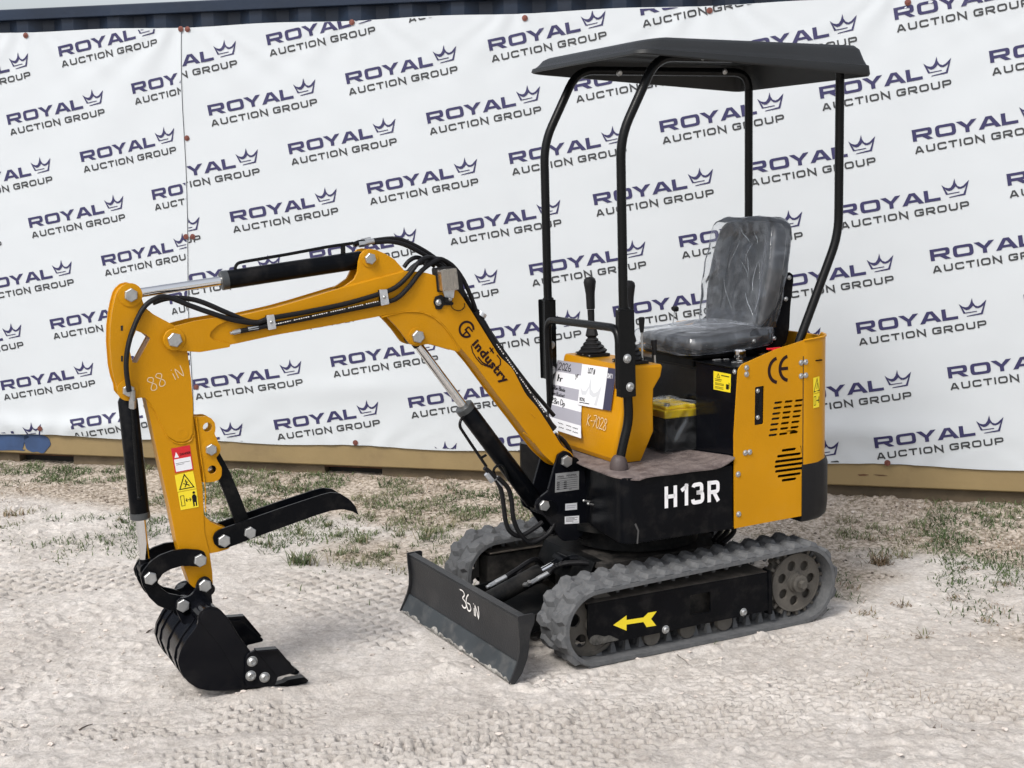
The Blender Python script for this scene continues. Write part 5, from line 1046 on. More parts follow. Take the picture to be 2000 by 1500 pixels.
for q, w in zip([(-0.2259,0.2268),(-0.262,0.2343),(-0.2332,0.3258),(-0.2428,0.3511)], (.016, .010, .006, .01)): b.box(q[0] - w, q[0] + w, q[1] - .006, q[1] + .006, .991, .996)
b.build('bright_hinges', ZINC, tank, bevel=.001)

# battery wrapped in film, standing on the mat
BT = empty('battery'); tag(BT, 'black battery with a yellow lid wrapped in clear film on the cab floor', 'battery'); BT.matrix_world = HM @ Matrix.Translation((-.13, .04, .644)); BT.matrix_world = HM @ Matrix.Translation((-.13, .04, .644))
def BP(mb, name, m, par=None, **k): return mb.build(name, m, par or BT, **k)
b = MB(); b.box(-.075, .070, -.105, .09, 0, .125); BP(b, 'case', PLAST, bevel=.004)
b = MB(); b.box(-.081, .076, -.11, .096, .127, .158); b.prism([(-.07, -.10), (.065, -.10), (.065, .085), (-.07, .085)], .158, .172, axis='z'); BP(b, 'lid', YLID, bevel=.006, seg=3)
b = MB(); b.cyl((.05, .07, .172), (.05, .07, .182), .011); b.cyl((-.055, -.085, .172), (-.055, -.085, .182), .011); BP(b, 'terminals', ZINC)
FILM = bpy.data.materials.new('clear_film'); FILM.use_nodes = True; ft = FILM.node_tree; ft.nodes.remove(ft.nodes['Principled BSDF']); fo = ft.nodes['Material Output']
def filmmat(M, scale, base, hi, dif=(.62, .66, .70)):
    t = M.node_tree; N = t.nodes.new; K = t.links.new; tc = N('ShaderNodeTexCoord'); n = N('ShaderNodeTexNoise'); n.inputs['Scale'].default_value = scale; n.inputs['Detail'].default_value = 4; n.inputs['Distortion'].default_value = 1.6; K(tc.outputs['Object'], n.inputs['Vector'])
    r = N('ShaderNodeValToRGB'); r.color_ramp.elements[0].position = .42; r.color_ramp.elements[1].position = .68; r.color_ramp.elements[0].color = (base,) * 3 + (1,); r.color_ramp.elements[1].color = (hi,) * 3 + (1,); K(n.outputs['Fac'], r.inputs['Fac'])
    bp = N('ShaderNodeBump'); bp.inputs['Strength'].default_value = .75; bp.inputs['Distance'].default_value = .012; n2 = N('ShaderNodeTexNoise'); n2.noise_type = 'RIDGED_MULTIFRACTAL'; n2.inputs['Scale'].default_value = scale * .55; n2.inputs['Detail'].default_value = 2; n2.inputs['Distortion'].default_value = 1.2; K(tc.outputs['Object'], n2.inputs['Vector']); K(n2.outputs['Fac'], bp.inputs['Height'])
    tr = N('ShaderNodeBsdfTransparent'); gl = N('ShaderNodeBsdfGlossy'); gl.inputs['Roughness'].default_value = .12; gl.inputs['Color'].default_value = (.9, .93, .96, 1); K(bp.outputs[0], gl.inputs['Normal'])
    df = N('ShaderNodeBsdfDiffuse'); df.inputs['Color'].default_value = (*dif, 1); K(bp.outputs[0], df.inputs['Normal'])
    m1 = N('ShaderNodeMixShader'); m1.inputs[0].default_value = .45; K(df.outputs[0], m1.inputs[1]); K(gl.outputs[0], m1.inputs[2]); fr = N('ShaderNodeFresnel'); fr.inputs['IOR'].default_value = 1.35; K(bp.outputs[0], fr.inputs['Normal'])
    mm = N('ShaderNodeMath'); mm.operation = 'ADD'; mm.use_clamp = True; K(r.outputs['Color'], mm.inputs[0]); K(fr.outputs[0], mm.inputs[1])
    m2 = N('ShaderNodeMixShader'); K(mm.outputs[0], m2.inputs[0]); K(tr.outputs[0], m2.inputs[1]); K(m1.outputs[0], m2.inputs[2]); K(m2.outputs[0], t.nodes['Material Output'].inputs['Surface'])
filmmat(FILM, 12, .0, .10)
def wrinkled_box(x0, x1, y0, y1, z0, z1, amp, n=22, seed=1, flare=0):
    b = MB(); rr = np.random.default_rng(seed)
    def face(f):
        V = [];
        for i in range(n + 1):
            for j in range(n + 1):
                p = f(i / n, j / n); k = amp * (vnoise(np.array([p[0] * 40 + p[2] * 25]), np.array([p[1] * 40 + p[2] * 11]), seed)[0] - .35); c = Vector(((x0 + x1) / 2, (y0 + y1) / 2, (z0 + z1) / 2)); d = (Vector(p) - c).normalized(); V.append(tuple(Vector(p) + d * k))
        b.add(V, [(i * (n + 1) + j, (i + 1) * (n + 1) + j, (i + 1) * (n + 1) + j + 1, i * (n + 1) + j + 1) for i in range(n) for j in range(n)])
    L = lambda a, c, t: a + (c - a) * t
    face(lambda s, t: (x1, L(y0, y1, s), L(z0, z1, t))); face(lambda s, t: (L(x0, x1, s), y1, L(z0, z1, t))); face(lambda s, t: (L(x0, x1, s), L(y0, y1, t), z1)); face(lambda s, t: (L(x0, x1, s), y0, L(z0, z1, t)))
    return b
BP(wrinkled_box(-.086, .082, -.116, .103, .002, .178, .012), 'film_wrap', FILM)

# ---- console
def sect(z, xf, xr, hw, r=.025):
    return [(p[0], p[1], z) for p in round2([(xf, -hw), (xf, hw), (xr, hw), (xr, -hw)], [r * .8, r * .8, .006, .006], 5)]
secs = [sect(.642, .205, .10, .215), sect(.66, .214, .095, .222), sect(.755, .2195, .066, .250), sect(.86, .1975, .068, .252), sect(.912, .1865, .066, .253), sect(.955, .1775, .036, .254), sect(.99, .170, .028, .254), sect(.999, .166, .032, .250)]
b = MB(); V = [p for s in secs for p in s]; k = len(secs[0]); fs = [(i * k + j, i * k + (j + 1) % k, (i + 1) * k + (j + 1) % k, (i + 1) * k + j) for i in range(len(secs) - 1) for j in range(k)] + [tuple(range(k)), tuple((len(secs) - 1) * k + j for j in reversed(range(k)))]
b.add(V, fs); con = HP(b, 'control_console', YEL, ang=22, bevel=.002)
# placards taped to the console front
def PC(y, z, e=0): x = .378 - .21 * z; return (x + .0035 + e, y, z)
PCL = lambda y, z, e: PC(y, z, e)
def bent(q, sag): return q
LQ = [(-0.209,0.707),(0.0035,0.7069),(-0.0754,0.9772),(-0.278,0.9696)]
LQ = [(-0.2199,0.7134),(0.0035,0.7069),(-0.0796,0.9778),(-0.2829,0.9711)]
b = MB(); f = quadfn(LQ); nn_ = 16
def PB(s, t, l=0):
    y, z = f(s, t); bulge = -.030 * (1 - s) * math.sin(min(1, (1 - t) * 1.3) * PI * .5) * 0; y2 = y - .022 * (1 - s) * math.sin((1 - t) * PI * .62) + .004 * s * math.sin((1 - t) * PI * 2)
    c = PC(y2, z, .0008 + .0004 * l + .014 * (1 - s) * math.sin((1 - t) * PI * .6)); return c
cols = [(0, .835, 1.0, 2), (0, .64, .835, 1), (0, .48, .64, 2), (0, .345, .48, 1), (0, .165, .345, 2), (0, 0, .165, 1)]
for _, t0, t1, mi in cols:
    for i in range(6):
        for j in range(4):
            s0, s1 = i / 6, (i + 1) / 6; a, c = t0 + (t1 - t0) * j / 4, t0 + (t1 - t0) * (j + 1) / 4
            b.add([PB(s0, a), PB(s1, a), PB(s1, c), PB(s0, c)], [(0, 1, 2, 3)], mi - 1)
asp_ = abs(LQ[3][1] - LQ[0][1]) / max(1e-4, abs(LQ[1][0] - LQ[0][0]))
for txt, s0, t0, h_, w_ in (('2026', .10, .865, .10, .012), ('yr', .74, .80, .075, .011)): hand(b, txt, (lambda s0, t0: (lambda x, y: PB(s0 + x * asp_ * 1.45, t0 + y, 2)))(s0, t0), 0, 0, h_, w_, .12, mi=2)
def wf(s0, t0, kx): return lambda x, y: PB(s0 + x * kx, t0 + y - .10 * x * 0, 2)
asp_ = abs(LQ[3][1] - LQ[0][1]) / max(1e-4, math.hypot(LQ[1][0] - LQ[0][0], 0))
for txt, s0, t0, h_, w_ in (('1hr', .12, .70, .10, .013), ('36in Blade', .04, .575, .052, .0085), ('16in Bucket', .02, .495, .050, .0085), ('28in Dp', .03, .375, .078, .011)):
    hand(b, txt, (lambda s0, t0: (lambda x, y: PB(s0 + x * asp_ * 1.42, t0 + y - .03 * x, 2)))(s0, t0), 0, 0, h_, w_, .12, mi=2)
for k2, (s0, t0) in enumerate(((.30, .115), (.55, .115), (.75, .11), (.32, .06), (.55, .06), (.75, .055))):
    b.stroke([(s0 + .02 * i, t0 + .007 * math.sin(i * 2.3 + k2)) for i in range(9)], .008, lambda s, t: PB(s, t, 2), False, 2)
b.build('sale_sheet', [WSTK, GSTK, INK], con, smooth=False)
RQ = [(-0.0605,0.8252),(0.1899,0.8349),(0.1797,0.9856),(-0.0754,0.9772)]
st = []
crw = [(.08, .42), (.22, .30), (.36, .38), (.44, .68), (.52, .36), (.60, .28), (.72, .52), (.70, .52)]
sticker('lot_sheet', RQ, lambda y, z, e: PC(y, z, .0042 + e), con, [(3, [(.02, .46), (.10, .36), (.20, .36), (.28, .48), (.31, .72), (.36, .42), (.46, .34), (.56, .40), (.66, .56), (.58, .06), (.50, .06), (.545, .28), (.45, .24), (.33, .30), (.30, .46), (.22, .27), (.10, .26)], 1)], [WSTK, INK, NSTK, LGREY, WSTK],
        bars=[(2, .77, 0, 1, 1, 1)], texts=[(1, 'LOT #', .20, .80, .19, .66, .03), (4, 'DAY 1', .785, .76, .15, .60, .04), (1, 'ROYAL', .05, .11, .12, .70, .03)], strokes=[(1, [(.05, .07), (.36, .07)], .02, False)])
b = MB(); q = [(0.0287,0.7603),(0.1534,0.7816)]; s_ = (q[1][0] - q[0][0]) / 2.9
hand(b, 'K-7028', lambda x, y: PC(q[0][0] + x, q[0][1] + y, .001), 0, 0, s_ * 1.05 * .9, .003, .08); b.build('chalk_number', CHALK, con, smooth=False)
# joysticks with bellows, small levers
def joystick(x, y, z0, lean, label=None):
    b = MB(); r = .046
    b.box(x - .042, x + .042, y - .062, y + .062, z0, z0 + .012); prof = []
    zz = 0; 
    for k in range(4): w = .052 - k * .010; prof += [(w, zz + .012), (w + .002, zz + .018), (w - .007, zz + .026)]; zz += .0145
    b2 = MB(); sq = lambda t: 1 / max(abs(math.cos(t)), abs(math.sin(t))) ** .55
    b.lathe((x, y, z0), (lean[0], lean[1], 1), prof + [(.0235, .078), (.014, .118), (.0135, .120)], 32, ph=.4, nf=sq)
    o = HP(b, 'joystick', PLAST, bevel=.0015)
    d = Vector((lean[0], lean[1], 1)).normalized(); c = Vector((x, y, z0))
    b = MB(); b.lathe(c + d * .118, d, [(.010, -.02), (.010, .004), (.0125, .006), (.0135, .044), (.0135, .060)], 16); b.lathe(c + d * .179, d, [(.0165, 0), (.018, .002), (.0185, .03), (.0195, .06), (.024, .088), (.0265, .103), (.0235, .115), (.014, .122), (.0005, .124)], 20, nf=lambda t: 1 + .12 * math.cos(2 * t)); b.build('grip', PLAST, o)
    b = MB(); b.lathe(c + d * .1775, d, [(.0140, 0), (.0140, .0018)], 16); b.build('grip_ring', STEEL, o)
    for dy in (-.052, 0, .052): 
        b = MB(); b.sphere((x + .0425, y + dy, z0 + .006), .0032, 8, 6); b.build('rivet', ZINC, o)
joystick(.108, -.125, 1.000, (.012, -.03)); joystick(.105, .155, 1.000, (.0, -.02))
def lever(a, c, name='lever', kr=.010):
    b = MB(); A = Vector(a); C = Vector(c); d = (C - A).normalized(); L = (C - A).length; b.cyl(A, A + d * (L - .045), .0042, n=12); o = HP(b, name, ZINC)
    b = MB(); b.lathe(A + d * (L - .055), d, [(.0065, 0), (.0085, .012), (.0115, .045), (.0118, .053), (.009, .056), (.0004, .056)], 16); b.build('knob', PLAST, o)
l1_ = [(0.0802,0.9846),(0.0825,1.169)]; l2_ = [(0.0236,0.967),(0.0312,1.083)]
lever((l1_[0][0], .2, l1_[0][1] - .02), (l1_[1][0], .2, l1_[1][1])); lever((l2_[0][0], .2, l2_[0][1] - .03), (l2_[1][0], .2, l2_[1][1]))
ll = [(-0.3002,1.075),(-0.3129,1.149)]
b = MB(); b.cyl((ll[0][0], -.2, ll[0][1]), (ll[1][0], -.2, ll[1][1]), .002, n=8)
o = HP(b, 'throttle_lever', ZINC); b = MB(); b.lathe((ll[1][0], -.2, ll[1][1] - .008), (0, .3, 1), [(.008, 0), (.014, .006), (.014, .016), (.008, .02), (.0004, .02)], 24, nf=lambda t: 1 + .16 * math.cos(5 * t)); b.build('knob', PLAST, o)

# ---- seat under clear film
def slab(x0, x1, y0, y1, z0, z1, r, crown=.0, n=10):
    b = MB(); base = round2([(x0, y0), (x1, y0), (x1, y1), (x0, y1)], r, 6); V = []; lev = [(z0, .010), (z0 + .006, .002), (z0 + .02, 0), (z1 - .022, 0), (z1 - .008, .006), (z1, .020), (z1 + crown, .06)]; c = ((x0 + x1) / 2, (y0 + y1) / 2)
    for z, i in lev:
        for p in base: d = Vector((p[0] - c[0], p[1] - c[1])); k = max(0, 1 - i / d.length); V.append((c[0] + d.x * k, c[1] + d.y * k, z))
    m = len(base); fs = [(k * m + i, k * m + (i + 1) % m, (k + 1) * m + (i + 1) % m, (k + 1) * m + i) for k in range(len(lev) - 1) for i in range(m)] + [tuple(range(m)), tuple((len(lev) - 1) * m + i for i in reversed(range(m)))]
    b.add(V, fs); return b
seat = empty('seat'); seat.parent = EX; seat.matrix_local = HM
b = slab(-.50, -.125, -.205, .205, 1.030, 1.072, .075, .006); b.v = [(x, y, z + .022 * max(0, (-.30 - x) / .2) - .0 * y) for x, y, z in b.v]; b.build('cushion', SEATM, seat, ang=60)
b = slab(-.49, -.135, -.195, .195, .995, 1.030, .07); b.build('seat_pan', BLKM, seat, ang=50)
b = MB(); b.box(-.45, -.17, -.15, .15, .962, .996); b.build('seat_rails', BLKM, seat, bevel=.004)
# backrest: leaning slab with rounded shoulders
ba = Vector((-.495, 0, 1.085)); bt = Vector((-.575, 0, 1.492)); bd = (bt - ba).normalized(); bn = Vector((bd.z, 0, -bd.x))
def BKR(w, h, d): q = ba + bd * h + bn * d; return (q.x, w, q.z)
hb_ = (bt - ba).length
out_ = round2([(-.185, 0), (.185, 0), (.205, .12), (.205, .28), (.178, hb_), (-.178, hb_), (-.205, .28), (-.205, .12)], [.02, .02, .05, .08, .075, .075, .08, .05], 6)
def backmesh(g, th0, th1, bow):
    b = MB(); V = []; lev = [(th0, .012), (th0 + .01, .002), (th1 - .018, 0), (th1 - .006, .005), (th1, .022), (th1 - .006, .060), (th1 - .014, .085)]; c = Vector((0, hb_ / 2))
    for d, i in lev:
        for p in out_:
            v = Vector(p) - c; k = max(0, 1 - (i - g) / v.length); q = c + v * k; V.append(BKR(q.x, q.y, d + bow * (q.x / .19) ** 2))
    m = len(out_); fs = [(k * m + i, k * m + (i + 1) % m, (k + 1) * m + (i + 1) % m, (k + 1) * m + i) for k in range(len(lev) - 1) for i in range(m)] + [tuple(range(m)), tuple((len(lev) - 1) * m + i for i in reversed(range(m)))]
    b.add(V, fs); return b
backmesh(0, -.035, .035, .022).build('backrest', SEATM, seat, ang=60)
b = MB()
for h in (.10, .19, .29): b.tube([BKR(w, h + .004 * math.cos(w * 20), .0225 + .022 * (w / .19) ** 2) for w in np.linspace(-.12, .12, 12)], .0022, 6)
for w in (-.12, .12): b.tube([BKR(w, h, .0225 + .022 * (w / .19) ** 2) for h in np.linspace(.03, .36, 12)], .0022, 6)
b.build('seat_seams', SEATM, seat)
sb = [(-0.3949,1.079),(-0.4066,1.094),(-0.4467,1.103),(-0.4703,1.12),(-0.494,1.144),(-0.5154,1.172),(-0.5414,1.229),(-0.5579,1.287),(-0.5746,1.304),(-0.5915,1.293),(-0.594,1.27),(-0.5802,1.168),(-0.5758,1.089),(-0.5616,1.035),(-0.5256,1.004),(-0.4731,0.9976),(-0.4138,1.014),(-0.3926,1.039)]
for s in (1, -1):
    b = MB(); b.prism(round2(sb, .005, 3), s * .196, s * .203); br_ = b.build('seat_bracket', BLK, seat, bevel=.0015)
    for q in [(-0.5735,1.282),(-0.5583,1.201),(-0.5039,1.053),(-0.4102,1.049)]: capb(q, s * .2033 if s > 0 else -.209, .0078, br_, 'bracket_screw', .006)
FILM2 = bpy.data.materials.new('seat_film'); FILM2.use_nodes = True; FILM2.node_tree.nodes.remove(FILM2.node_tree.nodes['Principled BSDF']); filmmat(FILM2, 13, .05, .16, (.42, .45, .50))
def rumple(b, amp, seed, f=16):
    V = np.array(b.v); n = vnoise(V[:, 1] * f + V[:, 2] * f * .6 + 40, V[:, 2] * f * .35 + V[:, 0] * f + 40, seed) - .3; n2 = vnoise(V[:, 1] * f * 2.3 + 9 + V[:, 0] * 30, V[:, 2] * f * 1.4 + 9, seed + 1) - .5; c = V.mean(0); d = V - c; d /= np.linalg.norm(d, axis=1)[:, None]
    b.v = [tuple(v) for v in V + d * (amp * (n + .45 * n2))[:, None]]; return b
def densify(b, cuts=3):
    import bmesh
    me = bpy.data.meshes.new('t'); me.from_pydata(b.v, [], b.f); bm = bmesh.new(); bm.from_mesh(me); bmesh.ops.triangulate(bm, faces=[f for f in bm.faces if len(f.verts) > 4]); bmesh.ops.subdivide_edges(bm, edges=bm.edges[:], cuts=cuts, use_grid_fill=True); bm.verts.index_update()
    n = MB(); n.add([tuple(v.co) for v in bm.verts], [tuple(v.index for v in f.verts) for f in bm.faces]); bm.free(); return n
FILM3 = bpy.data.materials.new('film_crease_highlight'); FILM3.use_nodes = True; FILM3.node_tree.nodes.remove(FILM3.node_tree.nodes['Principled BSDF']); filmmat(FILM3, 30, .12, .5, (.55, .59, .64))  # paler film for thin tubes: crease highlights put into the colour
rg = np.random.default_rng(4)
def crease_highlight(b, P, w):
    P = catmull([Vector(p) for p in P], 4); b.tube(P, w, 6, mi=1, rr=lambda t: w * (.2 + .9 * math.sin(PI * t)))
b = rumple(densify(backmesh(.014, -.045, .052, .022)), .020, 5)
for k in range(11):
    w0, h0 = rg.uniform(-.14, .15), rg.uniform(.12, .39); dw, dh = rg.uniform(-.06, .08), -rg.uniform(.04, .13)
    crease_highlight(b, [BKR(w0 + dw * t + .008 * math.sin(t * 5 + k), h0 + dh * t, .053 + .024 * ((w0 + dw * t) / .19) ** 2 - .035 * max(0, (abs(w0 + dw * t) - .13) / .07)) for t in (0, .35, .7, 1)], rg.uniform(.0006, .0014))
b.build('backrest_film', [FILM2, FILM3], seat, ang=80)
bb = slab(-.515, -.105, -.222, .222, 1.012, 1.084, .08, .008); bb.v = [(x, y, z + .022 * max(0, (-.30 - x) / .2)) for x, y, z in bb.v]
b = rumple(densify(bb), .022, 8, 20)
for k in range(11):
    x0, y0 = rg.uniform(-.42, -.16), rg.uniform(-.16, .17); dx0, dy0 = rg.uniform(-.10, .05), rg.uniform(-.08, .09)
    crease_highlight(b, [(x0 + dx0 * t, y0 + dy0 * t + .004 * math.sin(t * 6 + k), 1.0965 + .022 * max(0, (-.30 - x0 - dx0 * t) / .2)) for t in (0, .4, .7, 1)], rg.uniform(.0007, .0015))
b.build('cushion_film', [FILM2, FILM3], seat, ang=80)
b = MB(); fl = [(-0.5877,1.413),(-0.5175,1.229),(-0.4478,1.104),(-0.5072,1.1),(-0.5773,1.142)]; n_ = 10
P0, P1_ = [(-0.5771,1.392),(-0.4544,1.103)]; P2_, P3_ = [(-0.5739,1.393),(-0.5435,1.093)]
V = []
for i in range(n_ + 1):
    for j in range(n_ + 1):
        t, s = i / n_, j / n_; a = (P0[0] + (P1_[0] - P0[0]) * t, P0[1] + (P1_[1] - P0[1]) * t); c = (P2_[0] + (P3_[0] - P2_[0]) * t, P2_[1] + (P3_[1] - P2_[1]) * t); V.append((a[0] + (c[0] - a[0]) * s, -.205 + .02 * s + .008 * math.sin(t * 9 + s * 5), a[1] + (c[1] - a[1]) * s))
b.add(V, [(i * (n_ + 1) + j, (i + 1) * (n_ + 1) + j, (i + 1) * (n_ + 1) + j + 1, i * (n_ + 1) + j + 1) for i in range(n_) for j in range(n_)]); b.build('loose_film', FILM2, seat)

# ---- canopy: two side hoops, cross tubes, moulded roof
PW = .292
nfz = [(0.2138,1.818),(0.2156,1.238),(0.2042,0.9999),(0.1939,0.8141),(0.2205,0.7272),(0.2381,0.6824)]
tx0 = [(0.0654,2.098)][0]; rb = [(-0.7359,2.027),(-0.7356,1.442),(-0.5443,1.044)]; fz = [(-0.0201,2.092),(-0.6413,2.093)]
def hoop(s):
    top = 2.045 if True else 0
    pts = [(nfz[5][0], s * PW, nfz[5][1] - .03), (nfz[4][0], s * PW, nfz[4][1]), (nfz[3][0], s * PW, nfz[3][1]), (.212, s * PW, 1.2), (.215, s * PW, nfz[0][1] - .005), (tx0[0], s * PW, fz[0][1] - .002), (rb[0][0], s * PW, fz[1][1]), (rb[1][0], s * PW, rb[1][1]), (rb[2][0], s * PW, rb[2][1] - .02), (rb[2][0] , s * PW, rb[2][1] - .08)]
    b = MB(); b.tube(pts, .0168, 18, bend=.075); o = HP(b, 'canopy_hoop', TUBEM); return o
h_n = hoop(1); h_f = hoop(-1)
for s, o in ((1, h_n), (-1, h_f)):
    b = MB(); z1, z0 = (1.212, .900); x = .210
    b.prism(round2([(x - .034, z0), (x + .030, z0), (x + .034, z1), (x - .030, z1)], .003, 1), s * PW + (.0175 if s > 0 else -.0225), s * PW + (.0225 if s > 0 else -.0175))
    b.prism([(x - .024, s * PW - .02), (x + .024, s * PW - .02), (x + .024, s * PW + .0175), (x - .024, s * PW + .0175)], z0, z1 - .002, axis='z'); b.build('post_sleeve', TUBEM, o, bevel=.002)
    b = MB(); b.lathe((x, s * PW, z1 - .002), (0, 0, 1), [(.0215, 0), (.0215, .006), (.018, .009)], 20); b.build('sleeve_collar', TUBEM, o)
    for q in ([(0.2117,1.039),(0.2015,0.9367)] if s > 0 else [(0.2112,1.034),(0.2111,0.9347)]): capb(q, (s * PW + .0228) if s > 0 else (-PW + .021), .0145, o, 'sleeve_bolt', .010)
b = MB(); c_ = (nfz[5][0] - .0, PW, .640); b.lathe((c_[0], PW, .640), (0, 0, 1), [(.033, 0), (.033, .012), (.030, .028), (.024, .042), (.016, .050), (.004, .053)], 24); HP(b, 'post_boot', FOOTM)
# grab rail between the posts
rl = .232
b = MB(); b.tube([(rl - .01, -.262, .70), (rl, -.262, 1.138), (rl + .0, .292, 1.146), (rl, .292, .93)], .0148, 18, bend=.055); HP(b, 'grab_rail', TUBEM)
# roof: rim rectangle with raised, sloped skirt
RW = .425; xf, xr_ = .2155, -.776; zf, zr_ = 2.086, 2.023
def roofsec(ins, dz, rad): 
    P = round2([(xf - ins * .9, -RW + ins), (xf - ins * .9, RW - ins), (xr_ + ins * .6, RW - ins), (xr_ + ins * .6, -RW + ins)], [rad, rad, rad * .45, rad * .45], 7); out = []
    for x, y in P:
        t = (xf - x) / (xf - xr_)
        base = zf + (zr_ - zf) * t - .004 * math.sin(t * PI)
        # the front edge droops towards its middle; the crown falls towards the nose
        nose = max(0, 1 - t / .22)
        out.append((x, y, base + dz * (1 - .36 * nose * nose) * (.76 + .50 * t)))
    return out
lv = [roofsec(.0, 0, .07), roofsec(-.004, .006, .07), roofsec(.0, .030, .07), roofsec(.008, .033, .07), roofsec(.018, .050, .075), roofsec(.030, .078, .08), roofsec(.046, .090, .09), roofsec(.16, .094, .07), roofsec(.30, .096, .04)]
b = MB(); V = [p for s in lv for p in s]; m = len(lv[0]); fs = [(k * m + i, k * m + (i + 1) % m, (k + 1) * m + (i + 1) % m, (k + 1) * m + i) for k in range(len(lv) - 1) for i in range(m)] + [tuple((len(lv) - 1) * m + i for i in range(m))]
li = [roofsec(.006, .001, .048), roofsec(.022, .040, .05), roofsec(.055, .078, .06), roofsec(.16, .082, .06), roofsec(.30, .084, .04)]; o0 = len(V); V += [p for s in li for p in s]
fs += [(o0 + k * m + (i + 1) % m, o0 + k * m + i, o0 + (k + 1) * m + i, o0 + (k + 1) * m + (i + 1) % m) for k in range(len(li) - 1) for i in range(m)] + [tuple(o0 + (len(li) - 1) * m + i for i in reversed(range(m)))] + [(i, o0 + i, o0 + (i + 1) % m, (i + 1) % m) for i in range(m)]
b.add(V, fs); roof = HP(b, 'canopy_roof', ROOFM, ang=38)
for q in (([(-0.1162,2.092)][0], PW - .0), ([(-0.1129,2.083)][0], -PW), ([(-0.6061,2.095)][0], -PW)):
    b = MB(); b.lathe((q[0][0], q[1] + .012, q[0][1]), (0, 1, -.4), [(.0125, 0), (.0125, .004), (.010, .010), (.004, .012), (.0004, .012)], 14); b.build('roof_bolt', ZINC, roof)
b = MB(); b.lathe((-.33, .02, 2.150), (0, 0, 1), [(.03, 0), (.03, .008), (.02, .012), (.0004, .013)], 20); b.build('roof_plug', ROOFM, roof)

# ------------------------------------------------------------------ undercarriage (track frame of reference)
def WPt(mb, name, m, parent=None, **k): return mb.build(name, m, parent or EX, **k)
b = MB(); b.prism(round2([(.27, -.22), (.30, -.18), (.30, .18), (.27, .22), (-.27, .22), (-.30, .18), (-.30, -.18), (-.27, -.22)], .01, 2), .262, .285, axis='z'); b.prism([(.25, -.20), (.25, .20), (-.25, .20), (-.25, -.20)], .10, .262, axis='z')
b.box(.06, .22, -.32, .32, .10, .24); b.box(-.22, -.06, -.32, .32, .10, .24)
xfm = WPt(b, 'chassis', DUSTY, bevel=.003)
b = MB(); b.prism([(.262, .2855), (.302, .2855), (.345, .200), (.345, .192), (.30, .278), (.262, .278)], -.185, .185); b.prism([(.262, .20), (.345, .20), (.345, .17), (.262, .10)], -.185, -.175); b.prism([(.262, .20), (.345, .20), (.345, .17), (.262, .10)], .175, .185); b.build('front_guard', BLKM, xfm, bevel=.002)
cl = mat_gland
# blade with its arms and cylinder
zb0, ztop = .006, .232
prof_o = [(.742, ztop), (.752, ztop + .002), (.762, ztop - .010), (.757, .19), (.752, .15), (.753, .11), (.762, .07), (.777, .035), (.797, .006), (.791, .004), (.770, .030), (.752, .066), (.742, .11), (.741, .15), (.745, .19)]
b = MB(); b.prism(prof_o, -.449, .449); blade = WPt(b, 'dozer_blade', BLADEM, bevel=.0015)
b = MB(); b.prism([(.7625, .071), (.7675, .071), (.802, .008), (.797, .004)], -.449, .449); b.build('cutting_edge', mat('worn_cutting_edge', (.035, .042, .047), .45, .2, var=.25, dust=.4, dthr=.6, dcol=(.22, .21, .20), dscale=16), blade, bevel=.001)
b = MB(); rg = np.random.default_rng(21)
for k in range(75):
    y = -.44 + .88 * rg.random() ** .85; hh_ = .004 + .016 * rg.random() ** 2 * (1.4 if y < -.15 else .7); w_ = .010 + .024 * rg.random()
    f3 = lambda t: (.8035 - .0345 * t / .063, t + .007)
    P_ = [(f3(hh_ * math.sin(a))[0], y + w_ * math.cos(a), f3(hh_ * math.sin(a))[1]) for a in np.linspace(0, PI, 9)]
    b.add(P_, [tuple(range(9))])
b.build('stuck_sand', mat('stuck_sand', (.30, .29, .27), .95, var=.4, vscale=60), blade, smooth=False)
b = MB(); b.prism([(.738, .236), (.766, .232), (.759, .222), (.738, .222)], -.449, .449); b.build('blade_top_rail', BLADEM, blade, bevel=.002)
endp = round2([(.704, .232), (.712, .238), (.770, .236), (.768, .19), (.764, .15), (.765, .11), (.774, .075), (.790, .04), (.808, .006), (.785, .0), (.755, .035), (.735, .08), (.728, .12), (.722, .17), (.706, .205)], .004, 2)
for s in (1, -1):
    b = MB(); b.prism(endp, s * .4495, s * .4575); b.build('blade_end_plate', BLADEM, blade, bevel=.0015)
b = MB(); q = [(2.199,2.244)] if False else None
bx0 = lambda y, z: (.7645, y, z)
bf2 = lambda x, z: (.7655 - .06 * 0, x, z)
hq = [(-0.0037,0.1163),(0.1383,0.145)]; hs = .052
b = MB(); 
def bfr(y, z):     # follows the curved mould board
    t = [(p[1], p[0]) for p in prof_o[2:7]]; t.sort(); zz = min(max(z, t[0][0]), t[-1][0]); xx = np.interp(zz, [k[0] for k in t], [k[1] for k in t]); return (xx + .0012, y, z)
hand(b, '36', bfr, hq[0][0], .140, .066, .0056, .07, slant=0); hand(b, 'iN', bfr, hq[0][0] + .096, .134, .058, .0056, .12); b.build('paint_writing', PAINTW, blade, smooth=False)
b = MB()
for y in (-.215, .215):
    b.prism([(.30, .175), (.742, .120), (.742, .060), (.30, .105)], y - .006, y + .006); b.prism([(.70, .126), (.742, .14), (.742, .05), (.70, .06)], y - .03, y + .03)
b.box(.62, .66, -.215, .215, .075, .12); b.prism([(.30, -.21), (.44, -.21), (.742, -.10), (.742, .10), (.44, .21), (.30, .21)], .095, .103, axis='z')
b.build('blade_arms', BLKM, blade, bevel=.002)
